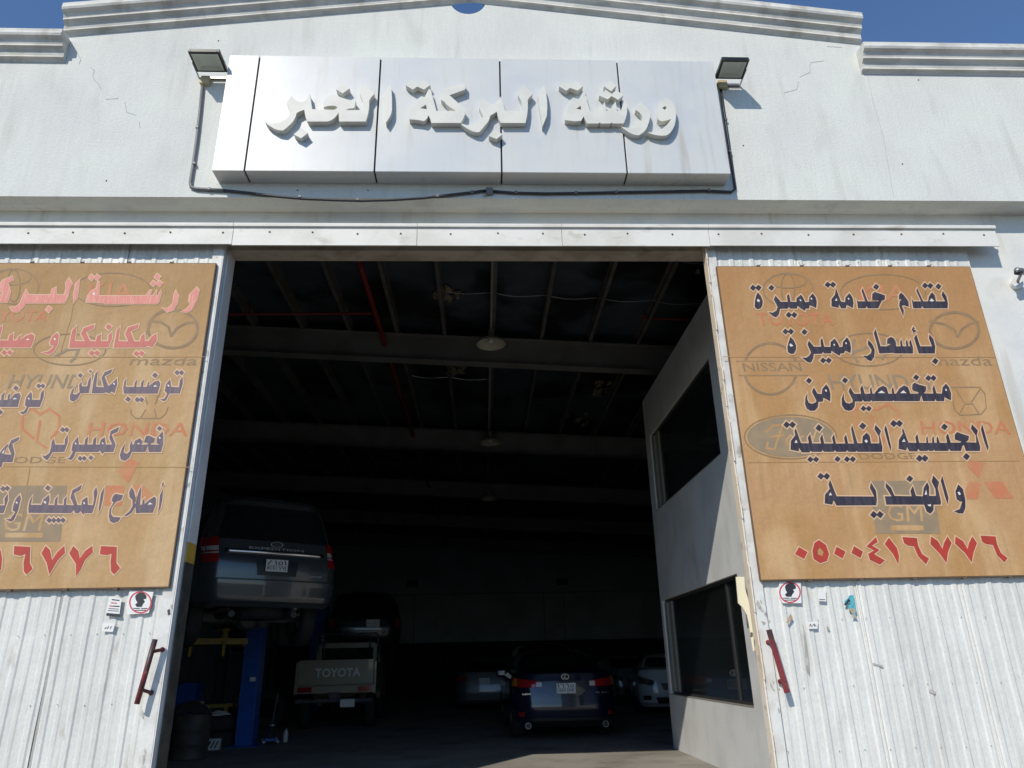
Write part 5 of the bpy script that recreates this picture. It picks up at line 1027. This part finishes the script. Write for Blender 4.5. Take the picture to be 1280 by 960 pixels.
front_car('white_car', 'white car facing the doorway, half hidden by the office wall', (q.x+.15, q.y, .012), math.radians(-8), 'whitepaint', 1.0)
q = D_(790, 852, 23)
front_car('pale_car', 'pale car far back between the navy saloon and the white car', (q.x+.2, q.y, .012), math.radians(5), 'silver', 1.0)

# ---------------------------------------------------------------- lifts
def post(parent, x, y, z1, w, dpt, sgn):
    mb = MB().box(x-w/2, x-w/2+.02, y-dpt/2, y+dpt/2, .03, z1).box(x+w/2-.02, x+w/2, y-dpt/2, y+dpt/2, .03, z1).box(x-w/2+.021, x+w/2-.021, y-dpt/2, y-dpt/2+.02, .03, z1)
    mb.build('post', M['blue'], parent, bevel=.004); MB().box(x-w*.85, x+w*.85, y-dpt, y+dpt, .012, .03).build('base_plate', M['blue'], parent)
    return y-dpt/2
q = P(310, 900, 8.1); xp = q.x
LF = empty('two_post_lift', (xp, 8.1, .012)); tag(LF, 'blue two post lift with yellow arms under the grey car', 'car lift')
yf_ = post(LF, xp, 8.1, 3.0, .30, .30, 1)
x2, y2 = -5.9, 6.6; post(LF, x2, y2, 3.6, .30, .30, -1)
zq = 1.74
for a_, b_, h_ in (((xp-.1, 7.9, zq), (-5.25, 7.35, zq), .10), ((xp-.15, 8.0, zq-.04), (-4.9, 8.9, zq-.04), .08), ((x2+.1, y2, zq), (-4.9, 5.6, zq), .10), ((x2+.1, y2, zq), (-5.4, 8.0, zq), .08)):
    MB().bar(a_, b_, .10, h_).build('lift_arm', M['liftyellow'], LF)
for (x, y) in ((-5.1, 7.4), (-4.6, 7.62)):
    mb = MB(); mb.lathe([(0,0),(.05,0),(.05,.12),(.09,.12),(.09,.16),(0,.16)], (x, y, zq+.05), 'z', 12); mb.tube([(x, y, zq-.25), (x, y, zq)], .03, 8)
    mb.build('arm_pad', M['liftyellow'], LF)
zz = P(316, 849, yf_).z; xx = P(316, 849, yf_).x; MB().box(xx-.05, xx+.05, yf_-.003, yf_-.001, zz-.035, zz+.035).build('white_label', M['plate'], LF)
mb = MB().tube([(x2+.2, y2, .9), (-5.5, 7.6, .80)], .03, 6).tube([(xp-.2, 8.3, 1.2), (xp-.35, 8.3, .6), (xp-.2, 8.3, .1)], .015, 6).build('hose', M['black'], LF, smooth=True)
fixinv(LF, Matrix.Translation((-xp, -8.1, -.012)))
q = P(399, 800, 18.8); LB = empty('two_post_lift', (q.x, 18.8, .012)); tag(LB, 'blue two post lift standing behind the beige pickup under the black car', 'car lift')
yf_ = post(LB, q.x, 18.8, 3.4, .46, .40, 1); post(LB, P(462,800,23.0).x, 23.0, 3.3, .30, .40, -1)
for k in range(4): u = P(404.5, 795+k*5.2, yf_-.01); MB().box(u.x-.075, u.x+.075, yf_-.004, yf_-.001, u.z-.045, u.z+.045).build('white_label', M['plate'], LB)
zq = 1.55+.3; MB().bar((q.x+.2, 18.8, zq), (q.x+1.0, 17.7, zq), .1, .1).build('lift_arm', M['liftyellow'], LB); MB().bar((q.x+.2, 18.8, zq), (q.x+1.0, 20.2, zq), .1, .1).build('lift_arm', M['liftyellow'], LB)
fixinv(LB, Matrix.Translation((-q.x, -18.8, -.012)))
q = P(232, 884, 9.0); tag(MB().box(q.x-.22, q.x+.22, 8.8, 9.2, .012, 1.05).box(q.x-.2, q.x+.2, 8.79, 8.799, .6, .95).build('tool_cabinet', M['blue'], bevel=.01), 'dark blue tool cabinet behind the left jamb', 'cabinet')
# lowered yellow arm lying by the left lift
a, b = P(240, 884, 8.6), P(297, 881, 8.6); mb = MB().bar((a.x, 8.6, a.z), (b.x, 8.6, b.z), .08, .06).bar((a.x+.1, 8.6, a.z-.0), (a.x+.1, 8.6, .02), .06, .06, (0,1,0)).bar((b.x-.2, 8.6, b.z), (b.x-.2, 8.6, .02), .06, .06, (0,1,0)).box(a.x, a.x+.2, 8.52, 8.68, a.z, a.z+.1)
tag(mb.build('axle_stand', M['liftyellow']), 'dull yellow steel stand beside the blue lift post', 'stand')

# ---------------------------------------------------------------- clutter on the floor at the left
def tyre(loc, label, r=.34, w=.22, tilt=0.0, grp='loose tyres on the floor'):
    e = empty('tyre', loc); e.rotation_euler = (tilt, 0, .3); tag(e, label, 'tyre', grp)
    sharp(MB().lathe([(r*.58,-w/2),(r*.85,-w/2),(r*.97,-w*.4),(r,-w*.2),(r,w*.2),(r*.97,w*.4),(r*.85,w/2),(r*.58,w/2),(r*.60,0),(r*.58,-w/2)], n=30).build('casing', M['rubber'], e, smooth=True), 50)
    mb = MB()
    for k in range(30):
        a = k*2*math.pi/30; mb.obox((r*1.0*math.cos(a), r*1.0*math.sin(a), 0), (.008*math.cos(a), .008*math.sin(a), 0), (-.012*math.sin(a), .012*math.cos(a), 0), (0,0,w*.36))
    tag(mb.build('tread_blocks', M['rubber'], e), kind='stuff')
def FL(px, py, Y): q = P(px, py, Y); return q
q = FL(268, 914, 8.2); tyre((q.x, 8.2, .012+.12), 'black tyre lying flat under the white rags', .42, .24)
tyre((q.x+.02, 8.22, .012+.37), 'upper black tyre of the pile under the white rags', .40, .24)
q2 = FL(233, 925, 7.4); tyre((q2.x, 7.4, .40), 'black tyre standing upright by the left jamb', .38, .24, math.pi/2)
q3 = FL(336, 880, 12.0); tyre((q3.x, 12.0, .40), 'black tyre leaning behind the blue post', .38, .24, math.pi/2*.9)
def cloth(name, label, cx, cy, z0, rx, ry, h, m, seed):
    rnd = random.Random(seed); n, k = 14, 6; vs = []
    ph = [rnd.uniform(0, 6) for _ in range(5)]
    for j in range(k+1):
        t = j/k
        for i in range(n):
            a = 2*math.pi*i/n; rr = (1-t)**.6*(1+.25*math.sin(3*a+ph[0])+.15*math.sin(5*a+ph[1])+rnd.uniform(-.06,.06))
            vs.append((cx+rx*rr*math.cos(a)+.05*t, cy+ry*rr*math.sin(a), z0+h*t*(1+.2*math.sin(2*a+ph[2]))+rnd.uniform(0,.015)))
    return tag(MB().add(vs, [(j*n+i, j*n+(i+1)%n, (j+1)*n+(i+1)%n, (j+1)*n+i) for j in range(k) for i in range(n)]+[tuple(range(n-1,-1,-1))]).build(name, M[m], smooth=True), label, 'rag')
cloth('rag', 'crumpled white rag on top of the tyre pile', q.x-.25, 8.05, .012+.50, .18, .16, .20, 'rag', 1)
cloth('rag', 'flattened white rag hanging off the right of the tyre pile', q.x+.05, 8.0, .012+.50, .22, .14, .07, 'rag', 2)
qb = FL(264, 930, 7.6); e = empty('parts_box', (qb.x, 7.6, .012), .2); tag(e, 'white and black printed parts box on the floor by the tyres', 'box')
MB().box(-.15,.15,-.1,.1,0,.17).build('carton', M['rag'], e, bevel=.004)
mb = MB()
for k in range(4): mb.bar((-.11+k*.06,-.1012,.03),(-.06+k*.06,-.1012,.14),.022,.002,(0,1,0))
mb.build('printed_marks', M['stickblk'], e)
qd = PZp(236, 985, .012); e = empty('oil_drum', (P(236,940,6.3).x, 6.3, .012)); tag(e, 'dark rusty drum standing at the foot of the left jamb', 'drum')
MB().lathe([(0,0),(.27,0),(.28,.02),(.27,.04),(.27,.20),(.28,.215),(.27,.23),(.27,.40),(.28,.415),(.27,.43),(.27,.60),(.28,.62),(.26,.62),(.25,.60),(0,.60)], n=28).build('barrel', M['drum'], e, smooth=True)
qj = FL(338, 922, 8.4); e = empty('trolley_jack', (qj.x, 8.4, .012), .3); tag(e, 'small blue trolley jack right of the blue lift post', 'jack')
MB().box(-.10,-.07,-.25,.30,.04,.12).box(.07,.10,-.25,.30,.04,.12).box(-.069,.069,-.2,.1,.05,.10).build('jack_frame', M['blue'], e, bevel=.005); MB().bar((0,.1,.1),(0,-.2,.30),.05,.04).lathe([(0,.3),(.06,.3),(.06,.33),(0,.33)], (0,-.2,0), 'z', 12).bar((0,.25,.12),(.1,.7,.8),.03,.03).build('lift_arm', M['steel'], e)
for sx in (-1,1):
    for y in (-.22,.26): MB().lathe([(0,-.02),(.04,-.02),(.04,.02),(0,.02)], (sx*.12,y,.04), 'x', 12).build('castor', M['steel'], e)
qw = FL(357, 921, 8.6); tag(MB().lathe([(0,0),(.04,0),(.042,.02),(.042,.15),(.03,.18),(.014,.20),(.014,.225),(0,.225)], (qw.x, 8.6, .012), 'z', 16).build('bottle', M['rag'], smooth=True), 'small white bottle on the floor right of the jack', 'bottle')
qe = FL(248, 868, 9.6); tag(MB().box(qe.x-.35, qe.x+.45, 9.4, 9.9, .012, .62).box(qe.x-.38, qe.x+.48, 9.38, 9.92, .621, .66).build('workbench', M['under'], bevel=.01), 'dark workbench in the shade behind the left jamb', 'workbench')
